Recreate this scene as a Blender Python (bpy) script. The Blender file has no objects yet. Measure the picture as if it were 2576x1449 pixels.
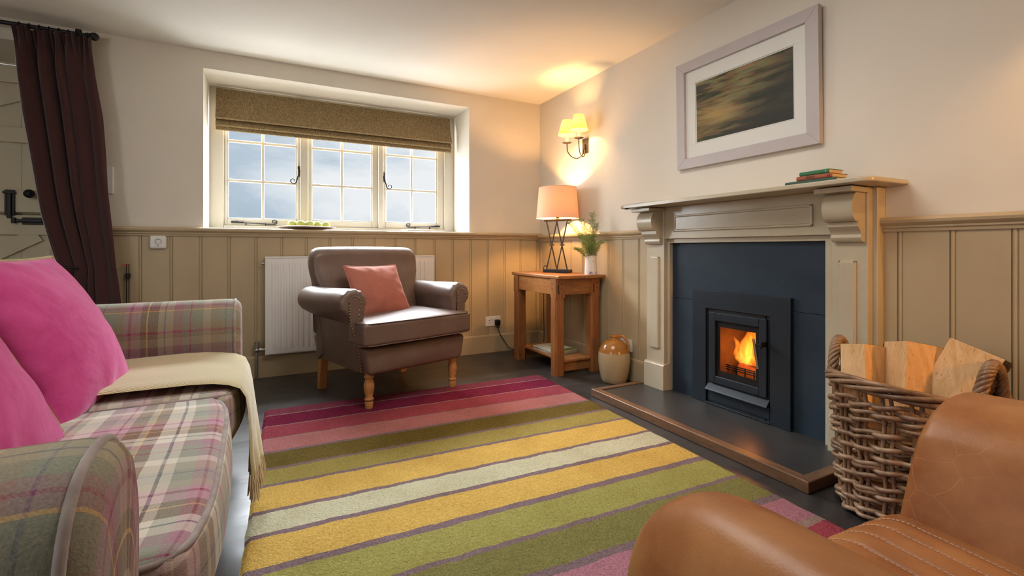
import bpy, bmesh, math, random
from mathutils import Vector, Matrix, noise
random.seed(7)
SC = bpy.context.scene
COL = SC.collection
PI = math.pi
R = math.radians

# ------------------------------------------------------------------ materials
def nt(name):
    m = bpy.data.materials.new(name); m.use_nodes = True
    t = m.node_tree
    for n in list(t.nodes): t.nodes.remove(n)
    o = t.nodes.new('ShaderNodeOutputMaterial')
    b = t.nodes.new('ShaderNodeBsdfPrincipled')
    t.links.new(b.outputs[0], o.inputs[0])
    return m, t, b, o
def N(t, kind, **kw):
    n = t.nodes.new('ShaderNode' + kind)
    for k, v in kw.items():
        if k.startswith('_'): setattr(n, k[1:], v)
        else: n.inputs[k.replace('__', ' ')].default_value = v
    return n
def L(t, a, b): t.links.new(a, b)
def c4(c): return (c[0], c[1], c[2], 1)
def coords(t, kind='Object', scale=(1, 1, 1)):
    tc = t.nodes.new('ShaderNodeTexCoord'); mp = t.nodes.new('ShaderNodeMapping')
    mp.inputs['Scale'].default_value = scale
    L(t, tc.outputs[kind], mp.inputs[0]); return mp.outputs[0]
def mixc(t, fac, a, b, mode='MIX'):
    n = t.nodes.new('ShaderNodeMix'); n.data_type = 'RGBA'; n.blend_type = mode
    for sock, v in ((n.inputs[0], fac), (n.inputs[6], a), (n.inputs[7], b)):
        if hasattr(v, 'is_output'): L(t, v, sock)
        elif isinstance(v, (int, float)): sock.default_value = v
        else: sock.default_value = c4(v)
    return n.outputs[2]
def math_(t, op, a, b=0.5, c=0.0):
    n = t.nodes.new('ShaderNodeMath'); n.operation = op
    for s, v in zip(n.inputs, (a, b, c)):
        if hasattr(v, 'is_output'): L(t, v, s)
        else: s.default_value = v
    return n.outputs[0]
def ramp(t, fac, stops, const=False):
    n = t.nodes.new('ShaderNodeValToRGB'); e = n.color_ramp.elements
    n.color_ramp.interpolation = 'CONSTANT' if const else 'LINEAR'
    while len(e) < len(stops): e.new(0.5)
    for el, (p, c) in zip(e, stops):
        el.position = p; el.color = c4(c) if len(c) == 3 else c
    L(t, fac, n.inputs[0]); return n.outputs[0]
def bump(t, b, h, strength, dist=0.01):
    n = t.nodes.new('ShaderNodeBump'); n.inputs['Strength'].default_value = strength
    n.inputs['Distance'].default_value = dist
    L(t, h, n.inputs['Height']); L(t, n.outputs[0], b.inputs['Normal'])
def noise_(t, vec, scale, detail=3, rough=.5, dist=0):
    n = N(t, 'TexNoise', Scale=scale, Detail=detail, Roughness=rough, Distortion=dist); L(t, vec, n.inputs['Vector'])
    return n.outputs[0]
def mat(name, col, rough=.5, metal=0, var=None, vs=8, bmp=None, coat=0, sheen=0, spec=.5, kind='Object', vscale=(1, 1, 1), emit=None, es=0):
    m, t, b, o = nt(name)
    b.inputs['Base Color'].default_value = c4(col); b.inputs['Roughness'].default_value = rough
    b.inputs['Metallic'].default_value = metal; b.inputs['Specular IOR Level'].default_value = spec
    if coat: b.inputs['Coat Weight'].default_value = coat; b.inputs['Coat Roughness'].default_value = .15
    if sheen: b.inputs['Sheen Weight'].default_value = sheen; b.inputs['Sheen Roughness'].default_value = .4
    if emit: b.inputs['Emission Color'].default_value = c4(emit); b.inputs['Emission Strength'].default_value = es
    v = coords(t, kind, vscale)
    if var:
        f = noise_(t, v, vs, 4, .6)
        f = ramp(t, f, [(.3, (0, 0, 0)), (.7, (1, 1, 1))])
        L(t, mixc(t, f, col, var), b.inputs['Base Color'])
    if bmp: bump(t, b, noise_(t, v, bmp[0], 4), bmp[1], bmp[2] if len(bmp) > 2 else .01)
    return m

M = {}
M['wall'] = mat('wall_plaster', (.75, .70, .615), .85, var=(.71, .66, .575), vs=2.5, bmp=(45, .12, .004))
M['ceil'] = mat('ceiling_paint', (.82, .80, .745), .9, var=(.80, .78, .72), vs=1.5, bmp=(6, .12, .02))
M['wallrear'] = mat('rear_wall_paint', (.34, .29, .23), .9, var=(.31, .265, .21), vs=2)  # dark tone given to the unseen wall to cut bounce light
M['panel'] = mat('panelling_paint', (.48, .38, .235), .36, var=(.44, .345, .21), vs=5, bmp=(38, .16, .003), vscale=(1, 1, .35))
M['mantel'] = mat('mantel_paint', (.53, .465, .345), .27, var=(.48, .42, .305), vs=6, bmp=(30, .22, .004))
M['winpaint'] = mat('window_paint', (.51, .475, .40), .42)
M['doorpaint'] = mat('door_paint', (.70, .63, .47), .5, var=(.65, .585, .43), vs=6, bmp=(60, .1, .003))
M['black'] = mat('black_iron', (.012, .012, .014), .45, .3)
M['bronze'] = mat('bronze_metal', (.10, .075, .05), .45, .7)
M['iron'] = mat('dark_iron', (.03, .028, .03), .4, .6)
M['white'] = mat('white_plastic', (.78, .76, .74), .35)
M['rad'] = mat('radiator_enamel', (.80, .78, .75), .3)
M['chrome'] = mat('chrome', (.6, .6, .58), .22, 1)
M['stove'] = mat('stove_steel', (.020, .028, .038), .42, .35, bmp=(140, .05, .002))
M['stove2'] = mat('stove_recess', (.004, .004, .005), .6)
M['slate'] = mat('slate_blue', (.016, .028, .045), .5, spec=.3, var=(.024, .040, .060), vs=5, bmp=(60, .14, .004))
M['slate2'] = mat('slate_hearth', (.032, .031, .031), .36, var=(.05, .049, .048), vs=4, bmp=(30, .12, .004))
M['firebrick'] = mat('fire_brick', (.20, .11, .07), .9, var=(.09, .055, .04), vs=9, bmp=(30, .4, .01))
M['char'] = mat('charred_log', (.03, .02, .015), .9, var=(.30, .05, .01), vs=25, bmp=(25, .8, .02), emit=(1, .18, .02), es=.25)
M['brass'] = mat('aged_brass', (.45, .32, .14), .35, .9)

def wood(name, c1, c2, rough=.42, scale=1, axis='X', coat=.0, dark=None):
    m, t, b, o = nt(name)
    sc = {'X': (1.2, 9, 9), 'Y': (9, 1.2, 9), 'Z': (9, 9, 1.2)}[axis]
    v = coords(t, 'Object', tuple(s * scale for s in sc))
    f = noise_(t, v, 3.2, 6, .62, .6)
    f2 = noise_(t, v, 16, 3, .5)
    fac = ramp(t, f, [(.32, (0, 0, 0)), (.68, (1, 1, 1))])
    c = mixc(t, fac, c1, c2)
    c = mixc(t, ramp(t, f2, [(.62, (0, 0, 0)), (.72, (1, 1, 1))]), c, dark or tuple(x * .55 for x in c2))
    L(t, c, b.inputs['Base Color']); b.inputs['Roughness'].default_value = rough
    if coat: b.inputs['Coat Weight'].default_value = coat
    bump(t, b, f2, .15, .002)
    return m
M['pineZ'] = wood('pine_upright', (.34, .135, .040), (.21, .072, .020), .38, axis='Z')
M['pineY'] = wood('pine_length', (.40, .17, .05), (.25, .09, .025), .36, axis='Y')
M['pineX'] = wood('pine_cross', (.34, .135, .040), (.20, .07, .02), .38, axis='X')
M['oakY'] = wood('oak_edging', (.20, .105, .052), (.115, .058, .03), .38, axis='Y')
M['oakX'] = wood('oak_edging_cross', (.17, .09, .045), (.105, .053, .028), .4, axis='X')
M['legwood'] = wood('beech_leg', (.56, .29, .10), (.46, .215, .07), .35, axis='Z')
M['logwood'] = wood('split_log', (.80, .54, .29), (.64, .37, .15), .8, axis='Z', scale=1.6, dark=(.40, .22, .09))
M['endgrain'] = mat('log_end_grain', (.70, .55, .38), .9, var=(.55, .38, .22), vs=22, bmp=(60, .4, .006))
M['bark'] = mat('log_bark', (.085, .055, .035), .95, var=(.035, .024, .017), vs=30, bmp=(45, 1, .02))
M['peg'] = mat('dark_peg', (.05, .02, .01), .6)
M['platewood'] = wood('olive_wood_dish', (.42, .27, .16), (.30, .18, .10), .5, axis='X')

def leather(name, c1, c2, rough, cscale, crease, creasecol, glaze=.0, cw=.012, spec=.5):
    m, t, b, o = nt(name)
    v = coords(t, 'Object')
    f = noise_(t, v, 7, 5, .6)
    c = mixc(t, ramp(t, f, [(.3, (0, 0, 0)), (.7, (1, 1, 1))]), c1, c2)
    nz = N(t, 'TexNoise', Scale=6, Detail=3); L(t, v, nz.inputs['Vector'])
    va = t.nodes.new('ShaderNodeVectorMath'); va.operation = 'SCALE'; va.inputs[3].default_value = .06
    L(t, nz.outputs[1], va.inputs[0])
    vb = t.nodes.new('ShaderNodeVectorMath'); vb.operation = 'ADD'; L(t, v, vb.inputs[0]); L(t, va.outputs[0], vb.inputs[1])
    vo = N(t, 'TexVoronoi', Scale=cscale, _feature='DISTANCE_TO_EDGE'); L(t, vb.outputs[0], vo.inputs['Vector'])
    cr = ramp(t, vo.outputs[0], [(0, (1, 1, 1)), (cw, (0, 0, 0))])
    msk = ramp(t, noise_(t, v, 3.1, 2), [(.42, (0, 0, 0)), (.62, (1, 1, 1))])
    cr = math_(t, 'MULTIPLY', cr, msk)
    vo2 = N(t, 'TexVoronoi', Scale=cscale * 2.3, _feature='DISTANCE_TO_EDGE'); L(t, vb.outputs[0], vo2.inputs['Vector'])
    cr2 = math_(t, 'MULTIPLY', ramp(t, vo2.outputs[0], [(0, (.6, .6, .6)), (cw, (0, 0, 0))]), ramp(t, noise_(t, v, 5.3, 2), [(.45, (0, 0, 0)), (.65, (1, 1, 1))]))
    cr = math_(t, 'MAXIMUM', cr, cr2); cr = math_(t, 'MULTIPLY', cr, crease)
    c = mixc(t, cr, c, creasecol)
    L(t, c, b.inputs['Base Color']); b.inputs['Roughness'].default_value = rough
    b.inputs['Specular IOR Level'].default_value = spec
    fine = noise_(t, v, 260, 2)
    h = math_(t, 'MULTIPLY_ADD', cr, -.8, math_(t, 'MULTIPLY', fine, .35))
    bump(t, b, h, .25, .003)
    if glaze: b.inputs['Coat Weight'].default_value = glaze; b.inputs['Coat Roughness'].default_value = .25
    return m
M['brownleather'] = leather('brown_leather', (.165, .112, .090), (.128, .080, .062), .42, 30, .15, (.13, .07, .05), .12)
M['tanleather'] = leather('tan_leather', (.45, .205, .075), (.28, .095, .027), .41, 15, .34, (.66, .40, .22), .06, .010, .32)

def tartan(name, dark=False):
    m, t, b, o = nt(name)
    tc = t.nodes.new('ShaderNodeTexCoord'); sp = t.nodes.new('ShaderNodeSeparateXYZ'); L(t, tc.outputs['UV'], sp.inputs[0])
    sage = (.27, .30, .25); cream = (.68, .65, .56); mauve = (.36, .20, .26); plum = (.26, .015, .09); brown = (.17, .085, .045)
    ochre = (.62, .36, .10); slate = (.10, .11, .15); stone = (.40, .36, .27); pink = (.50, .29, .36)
    if dark: sage = (.20, .215, .16); cream = (.36, .31, .21); mauve = (.26, .13, .15); brown = (.12, .062, .033); stone = (.23, .185, .115); pink = (.34, .17, .21)  # browner arm palette, with the far arm's shade put into its colours
    st = [(0, sage), (.10, stone), (.17, plum), (.195, stone), (.235, cream), (.315, mauve), (.385, pink), (.43, plum), (.445, pink), (.48, brown),
          (.55, stone), (.575, ochre), (.588, brown), (.65, cream), (.72, slate), (.735, cream), (.78, sage), (.86, mauve), (.905, plum), (.92, mauve), (.96, ochre), (.972, sage)]
    st2 = [(0, stone), (.09, cream), (.16, sage), (.26, plum), (.272, sage), (.33, mauve), (.41, cream), (.47, slate), (.483, cream), (.53, brown),
           (.61, ochre), (.622, brown), (.67, pink), (.74, plum), (.765, pink), (.80, stone), (.87, sage), (.955, slate), (.967, sage)]
    wob = noise_(t, tc.outputs['UV'], 14, 2)
    wu = math_(t, 'MULTIPLY_ADD', wob, .012, math_(t, 'MULTIPLY', sp.outputs[0], 1 / .42))
    wv = math_(t, 'MULTIPLY_ADD', wob, .012, math_(t, 'MULTIPLY', sp.outputs[1], 1 / .40))
    cu = ramp(t, math_(t, 'FRACT', wu), st, True)
    cv = ramp(t, math_(t, 'FRACT', wv), st2, True)
    # twill: which thread lies on top
    tw = math_(t, 'FRACT', math_(t, 'MULTIPLY', math_(t, 'ADD', sp.outputs[0], sp.outputs[1]), 210))
    tw = ramp(t, tw, [(.35, (.38, .38, .38)), (.65, (.62, .62, .62))])
    c = mixc(t, tw, cu, cv)
    fz = noise_(t, tc.outputs['UV'], 230, 2, .7)
    c = mixc(t, ramp(t, fz, [(.35, (.0, .0, .0)), (.75, (.22, .22, .22))]), c, (.60, .56, .50))
    L(t, c, b.inputs['Base Color']); b.inputs['Roughness'].default_value = .95; b.inputs['Specular IOR Level'].default_value = .15
    b.inputs['Sheen Weight'].default_value = .12; b.inputs['Sheen Roughness'].default_value = .5
    bump(t, b, fz, .35, .002)
    return m
M['tartan'] = tartan('tartan_wool'); M['tartanshade'] = tartan('tartan_wool_shaded', True)
M['tartanpipe'] = mat('tartan_piping', (.22, .17, .16), .9, var=(.40, .36, .34), vs=18, sheen=.3)

def velvet(name, c1, c2, sheen=.8, tint=(1, .8, .9)):
    m, t, b, o = nt(name)
    v = coords(t, 'Object')
    f = noise_(t, v, 9, 5, .65, .8)
    c = mixc(t, ramp(t, f, [(.3, (0, 0, 0)), (.72, (1, 1, 1))]), c1, c2)
    L(t, c, b.inputs['Base Color']); b.inputs['Roughness'].default_value = .8; b.inputs['Specular IOR Level'].default_value = .2
    b.inputs['Sheen Weight'].default_value = sheen; b.inputs['Sheen Roughness'].default_value = .35; b.inputs['Sheen Tint'].default_value = c4(tint)
    bump(t, b, noise_(t, v, 22, 4), .25, .01)
    return m
M['pinkvelvet'] = velvet('magenta_velvet', (.44, .030, .175), (.57, .075, .265), .7, (1, .55, .8))
M['rosevelvet'] = velvet('rose_velvet', (.35, .118, .085), (.40, .145, .105), .5, (1, .6, .55))
M['palevelvet'] = velvet('pale_pink_velvet', (.60, .27, .26), (.66, .32, .31), .5, (1, .8, .8))
M['olivepipe'] = mat('olive_piping', (.30, .24, .075), .8, sheen=.3)

def twill(name, c1, c2, freq=150, sheen=.6):
    m, t, b, o = nt(name)
    tc = t.nodes.new('ShaderNodeTexCoord'); sp = t.nodes.new('ShaderNodeSeparateXYZ'); L(t, tc.outputs['UV'], sp.inputs[0])
    tw = math_(t, 'FRACT', math_(t, 'MULTIPLY', math_(t, 'ADD', sp.outputs[0], sp.outputs[1]), freq))
    f = math_(t, 'PINGPONG', tw, .5)
    fz = noise_(t, tc.outputs['UV'], 300, 3, .7)
    f = math_(t, 'MULTIPLY_ADD', fz, .9, math_(t, 'MULTIPLY', f, 1.0))
    c = mixc(t, ramp(t, f, [(.40, (0, 0, 0)), (.85, (1, 1, 1))]), c1, c2)
    L(t, c, b.inputs['Base Color']); b.inputs['Roughness'].default_value = .95; b.inputs['Specular IOR Level'].default_value = .1
    b.inputs['Sheen Weight'].default_value = sheen; b.inputs['Sheen Roughness'].default_value = .5
    bump(t, b, f, .5, .003)
    return m
M['throw'] = twill('throw_wool', (.36, .26, .09), (.60, .54, .31), 130)
M['fringe'] = mat('throw_fringe', (.66, .55, .38), .9, sheen=.4)
M['curtain'] = twill('curtain_weave', (.040, .017, .017), (.078, .032, .032), 110, .25)
M['trimcord'] = mat('curtain_edge', (.55, .5, .55), .9)

def blindmat():
    m, t, b, o = nt('blind_fabric')
    v = coords(t, 'Object')
    nz = N(t, 'TexNoise', Scale=34, Detail=3); L(t, v, nz.inputs['Vector'])
    va = t.nodes.new('ShaderNodeVectorMath'); va.operation = 'SCALE'; va.inputs[3].default_value = .05; L(t, nz.outputs[1], va.inputs[0])
    vb = t.nodes.new('ShaderNodeVectorMath'); vb.operation = 'ADD'; L(t, v, vb.inputs[0]); L(t, va.outputs[0], vb.inputs[1])
    vo = N(t, 'TexVoronoi', Scale=75, _feature='DISTANCE_TO_EDGE'); L(t, vb.outputs[0], vo.inputs['Vector'])
    f = ramp(t, vo.outputs[0], [(.05, (1, 1, 1)), (.16, (0, 0, 0))])
    L(t, mixc(t, f, (.19, .135, .068), (.33, .25, .14)), b.inputs['Base Color'])
    b.inputs['Roughness'].default_value = .9; b.inputs['Specular IOR Level'].default_value = .15
    return m
M['blind'] = blindmat()

def glassmat(name, refl=.08, tint=(1, 1, 1)):
    m, t, b, o = nt(name); t.nodes.remove(b)
    tr = N(t, 'BsdfTransparent', Color=c4(tint)); gl = N(t, 'BsdfGlossy', Roughness=.02)
    fr = N(t, 'Fresnel', IOR=1.45); mx = t.nodes.new('ShaderNodeMixShader')
    L(t, math_(t, 'MULTIPLY', fr.outputs[0], refl / .04 * .07), mx.inputs[0]); L(t, tr.outputs[0], mx.inputs[1]); L(t, gl.outputs[0], mx.inputs[2]); L(t, mx.outputs[0], o.inputs[0])
    return m
M['glass'] = glassmat('window_glass', .06)
M['picglass'] = glassmat('picture_glass', .08)
M['stoveglass'] = glassmat('stove_glass', .05, (.82, .78, .74))

def shademat(name, col, trans, em, es, fac=.16):
    m, t, b, o = nt(name)
    b.inputs['Base Color'].default_value = c4(col); b.inputs['Roughness'].default_value = .9
    v = coords(t, 'Object'); f = noise_(t, v, 60, 3)
    tl = N(t, 'BsdfTranslucent', Color=c4(trans)); mx = N(t, 'MixShader', Fac=fac)
    L(t, b.outputs[0], mx.inputs[1]); L(t, tl.outputs[0], mx.inputs[2])
    e = N(t, 'Emission', Color=c4(em), Strength=es)
    L(t, math_(t, 'MULTIPLY_ADD', f, es * .9, es * .5), e.inputs[1])
    ad = t.nodes.new('ShaderNodeAddShader'); L(t, mx.outputs[0], ad.inputs[0]); L(t, e.outputs[0], ad.inputs[1]); L(t, ad.outputs[0], o.inputs[0])
    return m
M['shade'] = shademat('linen_shade', (.66, .50, .38), (.85, .36, .11), (1, .38, .1), .02, .03)
M['sconceshade'] = shademat('parchment_shade', (.60, .42, .10), (.8, .48, .1), (1, .60, .10), .62)
def bulbmat():
    m, t, b, o = nt('lit_bulb'); t.nodes.remove(b)
    tr = N(t, 'BsdfTransparent', Color=(1, 1, 1, 1)); e = N(t, 'Emission', Color=(1, .72, .38, 1), Strength=9); a = t.nodes.new('ShaderNodeAddShader')
    L(t, tr.outputs[0], a.inputs[0]); L(t, e.outputs[0], a.inputs[1]); L(t, a.outputs[0], o.inputs[0]); return m
M['bulb'] = bulbmat()
M['candle'] = mat('candle_tube', (.85, .74, .52), .5, emit=(1, .66, .30), es=1.0)
M['greenapple'] = mat('green_apple', (.38, .52, .13), .32, var=(.52, .58, .22), vs=14)
M['stem'] = mat('twig', (.10, .05, .03), .8)
M['fern'] = mat('fern_green', (.22, .33, .08), .7, var=(.36, .42, .13), vs=20)
M['page'] = mat('book_pages', (.66, .50, .29), .9, bmp=(300, .2, .002))
M['whitepage'] = mat('white_pages', (.72, .70, .66), .85)
M['bookgreen'] = mat('green_cloth', (.035, .16, .07), .7)
M['bookred'] = mat('red_brown_cloth', (.33, .095, .05), .75)
M['bookteal'] = mat('dark_green_cloth', (.035, .085, .065), .75)
M['gold'] = mat('gilt_letters', (.55, .5, .25), .5)
M['ink'] = mat('black_ink', (.02, .015, .012), .8)
M['red'] = mat('red_rubber', (.5, .02, .02), .5)
M['frame'] = mat('lilac_frame', (.50, .46, .46), .45, var=(.47, .43, .43), vs=9, bmp=(50, .08, .002))
M['mount'] = mat('picture_mount', (.76, .76, .71), .8)

def rugmat():
    m, t, b, o = nt('rug_wool')
    tc = t.nodes.new('ShaderNodeTexCoord'); sp = t.nodes.new('ShaderNodeSeparateXYZ')
    wob = noise_(t, tc.outputs['Object'], 9, 3, .6)
    wob2 = noise_(t, tc.outputs['Object'], 90, 2, .6)
    L(t, tc.outputs['Object'], sp.inputs[0])
    y = math_(t, 'MULTIPLY_ADD', wob, .022, sp.outputs[1]); y = math_(t, 'MULTIPLY_ADD', wob2, .008, y)
    y = math_(t, 'SUBTRACT', y, .015)
    LEN = 2.75
    f = math_(t, 'DIVIDE', math_(t, 'MULTIPLY', y, -1.0), LEN)   # y=0 far edge -> 0
    plum = (.25, .05, .085); crim = (.22, .018, .060); rose = (.38, .070, .10); pink = (.50, .20, .20); dol = (.17, .125, .030)
    oli = (.37, .30, .085); yel = (.68, .45, .115); cre = (.60, .58, .40); olg = (.36, .34, .10); dog = (.23, .22, .075); lil = (.46, .21, .27)
    ln1 = (.36, .25, .22); ln = (.235, .165, .185)
    bands = [(0, plum), (.115, ln1), (.127, crim), (.283, ln1), (.295, rose), (.455, ln1), (.470, pink), (.622, ln), (.637, dol), (.790, ln), (.808, oli),
             (.945, ln), (.965, yel), (1.13, ln), (1.152, cre), (1.285, ln), (1.31, yel), (1.455, ln), (1.485, olg), (1.635, ln), (1.665, dog), (1.795, ln), (1.828, lil),
             (1.955, ln1), (1.985, rose), (2.13, ln1), (2.15, crim), (2.30, ln1), (2.32, plum)]
    f2 = f
    half = len(bands) // 2
    A = [(p / LEN, c) for p, c in bands[:16]]; B = [(p / LEN, c) for p, c in bands[15:]]
    ca = ramp(t, f2, A, True); cb = ramp(t, f2, B, True)
    sel = math_(t, 'GREATER_THAN', f2, bands[15][0] / LEN)
    c = mixc(t, sel, ca, cb)
    pile = noise_(t, tc.outputs['Object'], 170, 3, .75)
    cl = noise_(t, tc.outputs['Object'], 5, 4, .6)
    c = mixc(t, ramp(t, pile, [(.30, (.55, .55, .55)), (.55, (0, 0, 0))]), c, mixc(t, 1.0, c, (.35, .35, .30), 'MULTIPLY'))
    c = mixc(t, ramp(t, pile, [(.52, (0, 0, 0)), (.8, (.40, .40, .40))]), c, mixc(t, .75, (.8, .76, .62), c))
    c = mixc(t, ramp(t, cl, [(.42, (0, 0, 0)), (.75, (.5, .5, .5))]), c, mixc(t, 1.0, c, (.72, .66, .55), 'MULTIPLY'))
    L(t, c, b.inputs['Base Color']); b.inputs['Roughness'].default_value = 1; b.inputs['Specular IOR Level'].default_value = .05
    bump(t, b, math_(t, 'ADD', pile, math_(t, 'MULTIPLY', noise_(t, tc.outputs['Object'], 60, 3), .8)), .9, .012)
    return m
M['rug'] = rugmat()

def floormat():
    m, t, b, o = nt('slate_floor')
    v = coords(t, 'Object')
    br = N(t, 'TexBrick', Scale=1.0, Mortar__Size=.004); br.offset = .5
    br.inputs['Brick Width'].default_value = .9; br.inputs['Row Height'].default_value = .6
    br.inputs['Color1'].default_value = (.024, .022, .022, 1); br.inputs['Color2'].default_value = (.034, .031, .030, 1); br.inputs['Mortar'].default_value = (.012, .012, .012, 1)
    L(t, v, br.inputs['Vector'])
    f = noise_(t, coords(t, 'Object', (1, 3, 1)), 4, 6, .65, .4)
    c = mixc(t, ramp(t, f, [(.38, (0, 0, 0)), (.75, (.8, .8, .8))]), br.outputs[0], (.060, .054, .050))
    L(t, c, b.inputs['Base Color'])
    L(t, ramp(t, f, [(.3, (.30, .30, .30)), (.7, (.46, .46, .46))]), b.inputs['Roughness'])
    bump(t, b, math_(t, 'MULTIPLY_ADD', br.outputs[1], -.6, f), .25, .006)
    return m
M['floor'] = floormat()

def artmat():
    m, t, b, o = nt('dusk_sea_print')
    tc = t.nodes.new('ShaderNodeTexCoord'); mp = t.nodes.new('ShaderNodeMapping'); L(t, tc.outputs['UV'], mp.inputs[0])
    mp.inputs['Rotation'].default_value = (0, 0, -.22); mp.inputs['Scale'].default_value = (1.0, 4.0, 1)
    sp = t.nodes.new('ShaderNodeSeparateXYZ'); L(t, tc.outputs['UV'], sp.inputs[0])
    f = noise_(t, mp.outputs[0], 2.2, 6, .55, .5); f2 = noise_(t, mp.outputs[0], 3.7, 5, .6, .3)
    c = ramp(t, f, [(.30, (.018, .018, .013)), (.43, (.04, .055, .022)), (.50, (.20, .11, .045)), (.56, (.16, .19, .08)), (.64, (.30, .17, .075)), (.74, (.10, .06, .04))])
    c = mixc(t, ramp(t, f2, [(.5, (0, 0, 0)), (.7, (.7, .7, .7))]), c, (.085, .07, .07))
    # glow low on the left, dark sea to the lower right
    gx = math_(t, 'SUBTRACT', sp.outputs[0], .22); gy = math_(t, 'MULTIPLY', math_(t, 'SUBTRACT', sp.outputs[1], .38), 1.5)
    d = math_(t, 'SQRT', math_(t, 'ADD', math_(t, 'MULTIPLY', gx, gx), math_(t, 'MULTIPLY', gy, gy)))
    c = mixc(t, ramp(t, d, [(0, (.65, .65, .65)), (.40, (0, 0, 0))]), c, (.48, .31, .10))
    dk = math_(t, 'SUBTRACT', math_(t, 'MULTIPLY', sp.outputs[0], .30), math_(t, 'MULTIPLY', sp.outputs[1], 1.0))
    c = mixc(t, ramp(t, dk, [(-.42 + .42, (0, 0, 0)), (.2, (1, 1, 1))]), c, (.012, .012, .013))
    dk2 = math_(t, 'ADD', sp.outputs[0], math_(t, 'MULTIPLY', sp.outputs[1], -.55))
    c = mixc(t, ramp(t, dk2, [(.18, (0, 0, 0)), (.62, (.92, .92, .92))]), c, (.020, .022, .018))
    L(t, c, b.inputs['Base Color']); b.inputs['Roughness'].default_value = .6
    return m
M['art'] = artmat()

def jugmat():
    m, t, b, o = nt('stoneware_glaze')
    tc = t.nodes.new('ShaderNodeTexCoord'); sp = t.nodes.new('ShaderNodeSeparateXYZ'); L(t, tc.outputs['Object'], sp.inputs[0])
    z = math_(t, 'MULTIPLY_ADD', noise_(t, tc.outputs['Object'], 9, 1), .006, sp.outputs[2])
    f = ramp(t, z, [(.206, (0, 0, 0)), (.210, (1, 1, 1))])
    lo = mixc(t, noise_(t, coords(t, 'Object', (1, 1, 14)), 9, 3), (.50, .40, .25), (.43, .33, .19))
    hi = mixc(t, noise_(t, tc.outputs['Object'], 14, 3), (.44, .20, .045), (.32, .13, .028))
    L(t, mixc(t, f, lo, hi), b.inputs['Base Color']); b.inputs['Roughness'].default_value = .17
    return m
M['jug'] = jugmat()
def vasemat():
    m, t, b, o = nt('enamel_floral')
    v = coords(t, 'Object')
    vo = N(t, 'TexVoronoi', Scale=27); L(t, v, vo.inputs['Vector'])
    n1 = noise_(t, v, 130, 2)
    f = math_(t, 'MULTIPLY', ramp(t, vo.outputs[0], [(.30, (1, 1, 1)), (.48, (0, 0, 0))]), ramp(t, n1, [(.5, (0, 0, 0)), (.56, (1, 1, 1))]))
    L(t, mixc(t, f, (.78, .73, .68), (.22, .15, .24)), b.inputs['Base Color']); b.inputs['Roughness'].default_value = .25
    return m
M['vase'] = vasemat()
def canemat():
    m, t, b, o = nt('willow_cane')
    v = coords(t, 'Object')
    f = noise_(t, v, 10, 4, .6); g = noise_(t, v, 60, 3)
    c = ramp(t, f, [(.30, (.12, .065, .036)), (.46, (.24, .14, .08)), (.60, (.33, .21, .125)), (.78, (.44, .33, .22))])
    c = mixc(t, ramp(t, g, [(.6, (0, 0, 0)), (.75, (.6, .6, .6))]), c, (.06, .03, .018))
    L(t, c, b.inputs['Base Color']); b.inputs['Roughness'].default_value = .36
    bump(t, b, g, .2, .002)
    return m
M['cane'] = canemat()
def magmat():
    m, t, b, o = nt('magazine_cover')
    tc = t.nodes.new('ShaderNodeTexCoord'); sp = t.nodes.new('ShaderNodeSeparateXYZ'); L(t, tc.outputs['UV'], sp.inputs[0])
    f = noise_(t, tc.outputs['UV'], 26, 4, .6)
    g = ramp(t, f, [(.35, (.015, .03, .008)), (.5, (.10, .16, .02)), (.62, (.26, .30, .05)), (.72, (.35, .38, .40))])
    c = mixc(t, ramp(t, sp.outputs[1], [(.17, (0, 0, 0)), (.19, (1, 1, 1))]), g, (.62, .58, .46))
    L(t, c, b.inputs['Base Color']); b.inputs['Roughness'].default_value = .3
    return m
M['mag'] = magmat()
def firemat():
    m, t, b, o = nt('flame'); t.nodes.remove(b)
    tc = t.nodes.new('ShaderNodeTexCoord'); sp = t.nodes.new('ShaderNodeSeparateXYZ'); L(t, tc.outputs['Object'], sp.inputs[0])
    v = coords(t, 'Object', (26, 26, 8))
    f = noise_(t, v, 1, 3, .6, 1.2)
    h = math_(t, 'DIVIDE', sp.outputs[2], .30)
    d = ramp(t, f, [(.34, (0, 0, 0)), (.62, (1, 1, 1))])
    fall = ramp(t, h, [(0, (1, 1, 1)), (.55, (.8, .8, .8)), (1, (.22, .22, .22))])
    dens = math_(t, 'MULTIPLY', d, fall)
    colr = ramp(t, math_(t, 'MULTIPLY_ADD', h, -.5, math_(t, 'ADD', f, .22)), [(.2, (1, .10, .005)), (.5, (1, .25, .02)), (.8, (1, .48, .06))])
    e = t.nodes.new('ShaderNodeEmission'); L(t, colr, e.inputs[0]); L(t, math_(t, 'MULTIPLY', dens, 70), e.inputs[1])
    L(t, e.outputs[0], o.inputs['Volume'])
    return m
M['fire'] = firemat()

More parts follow.
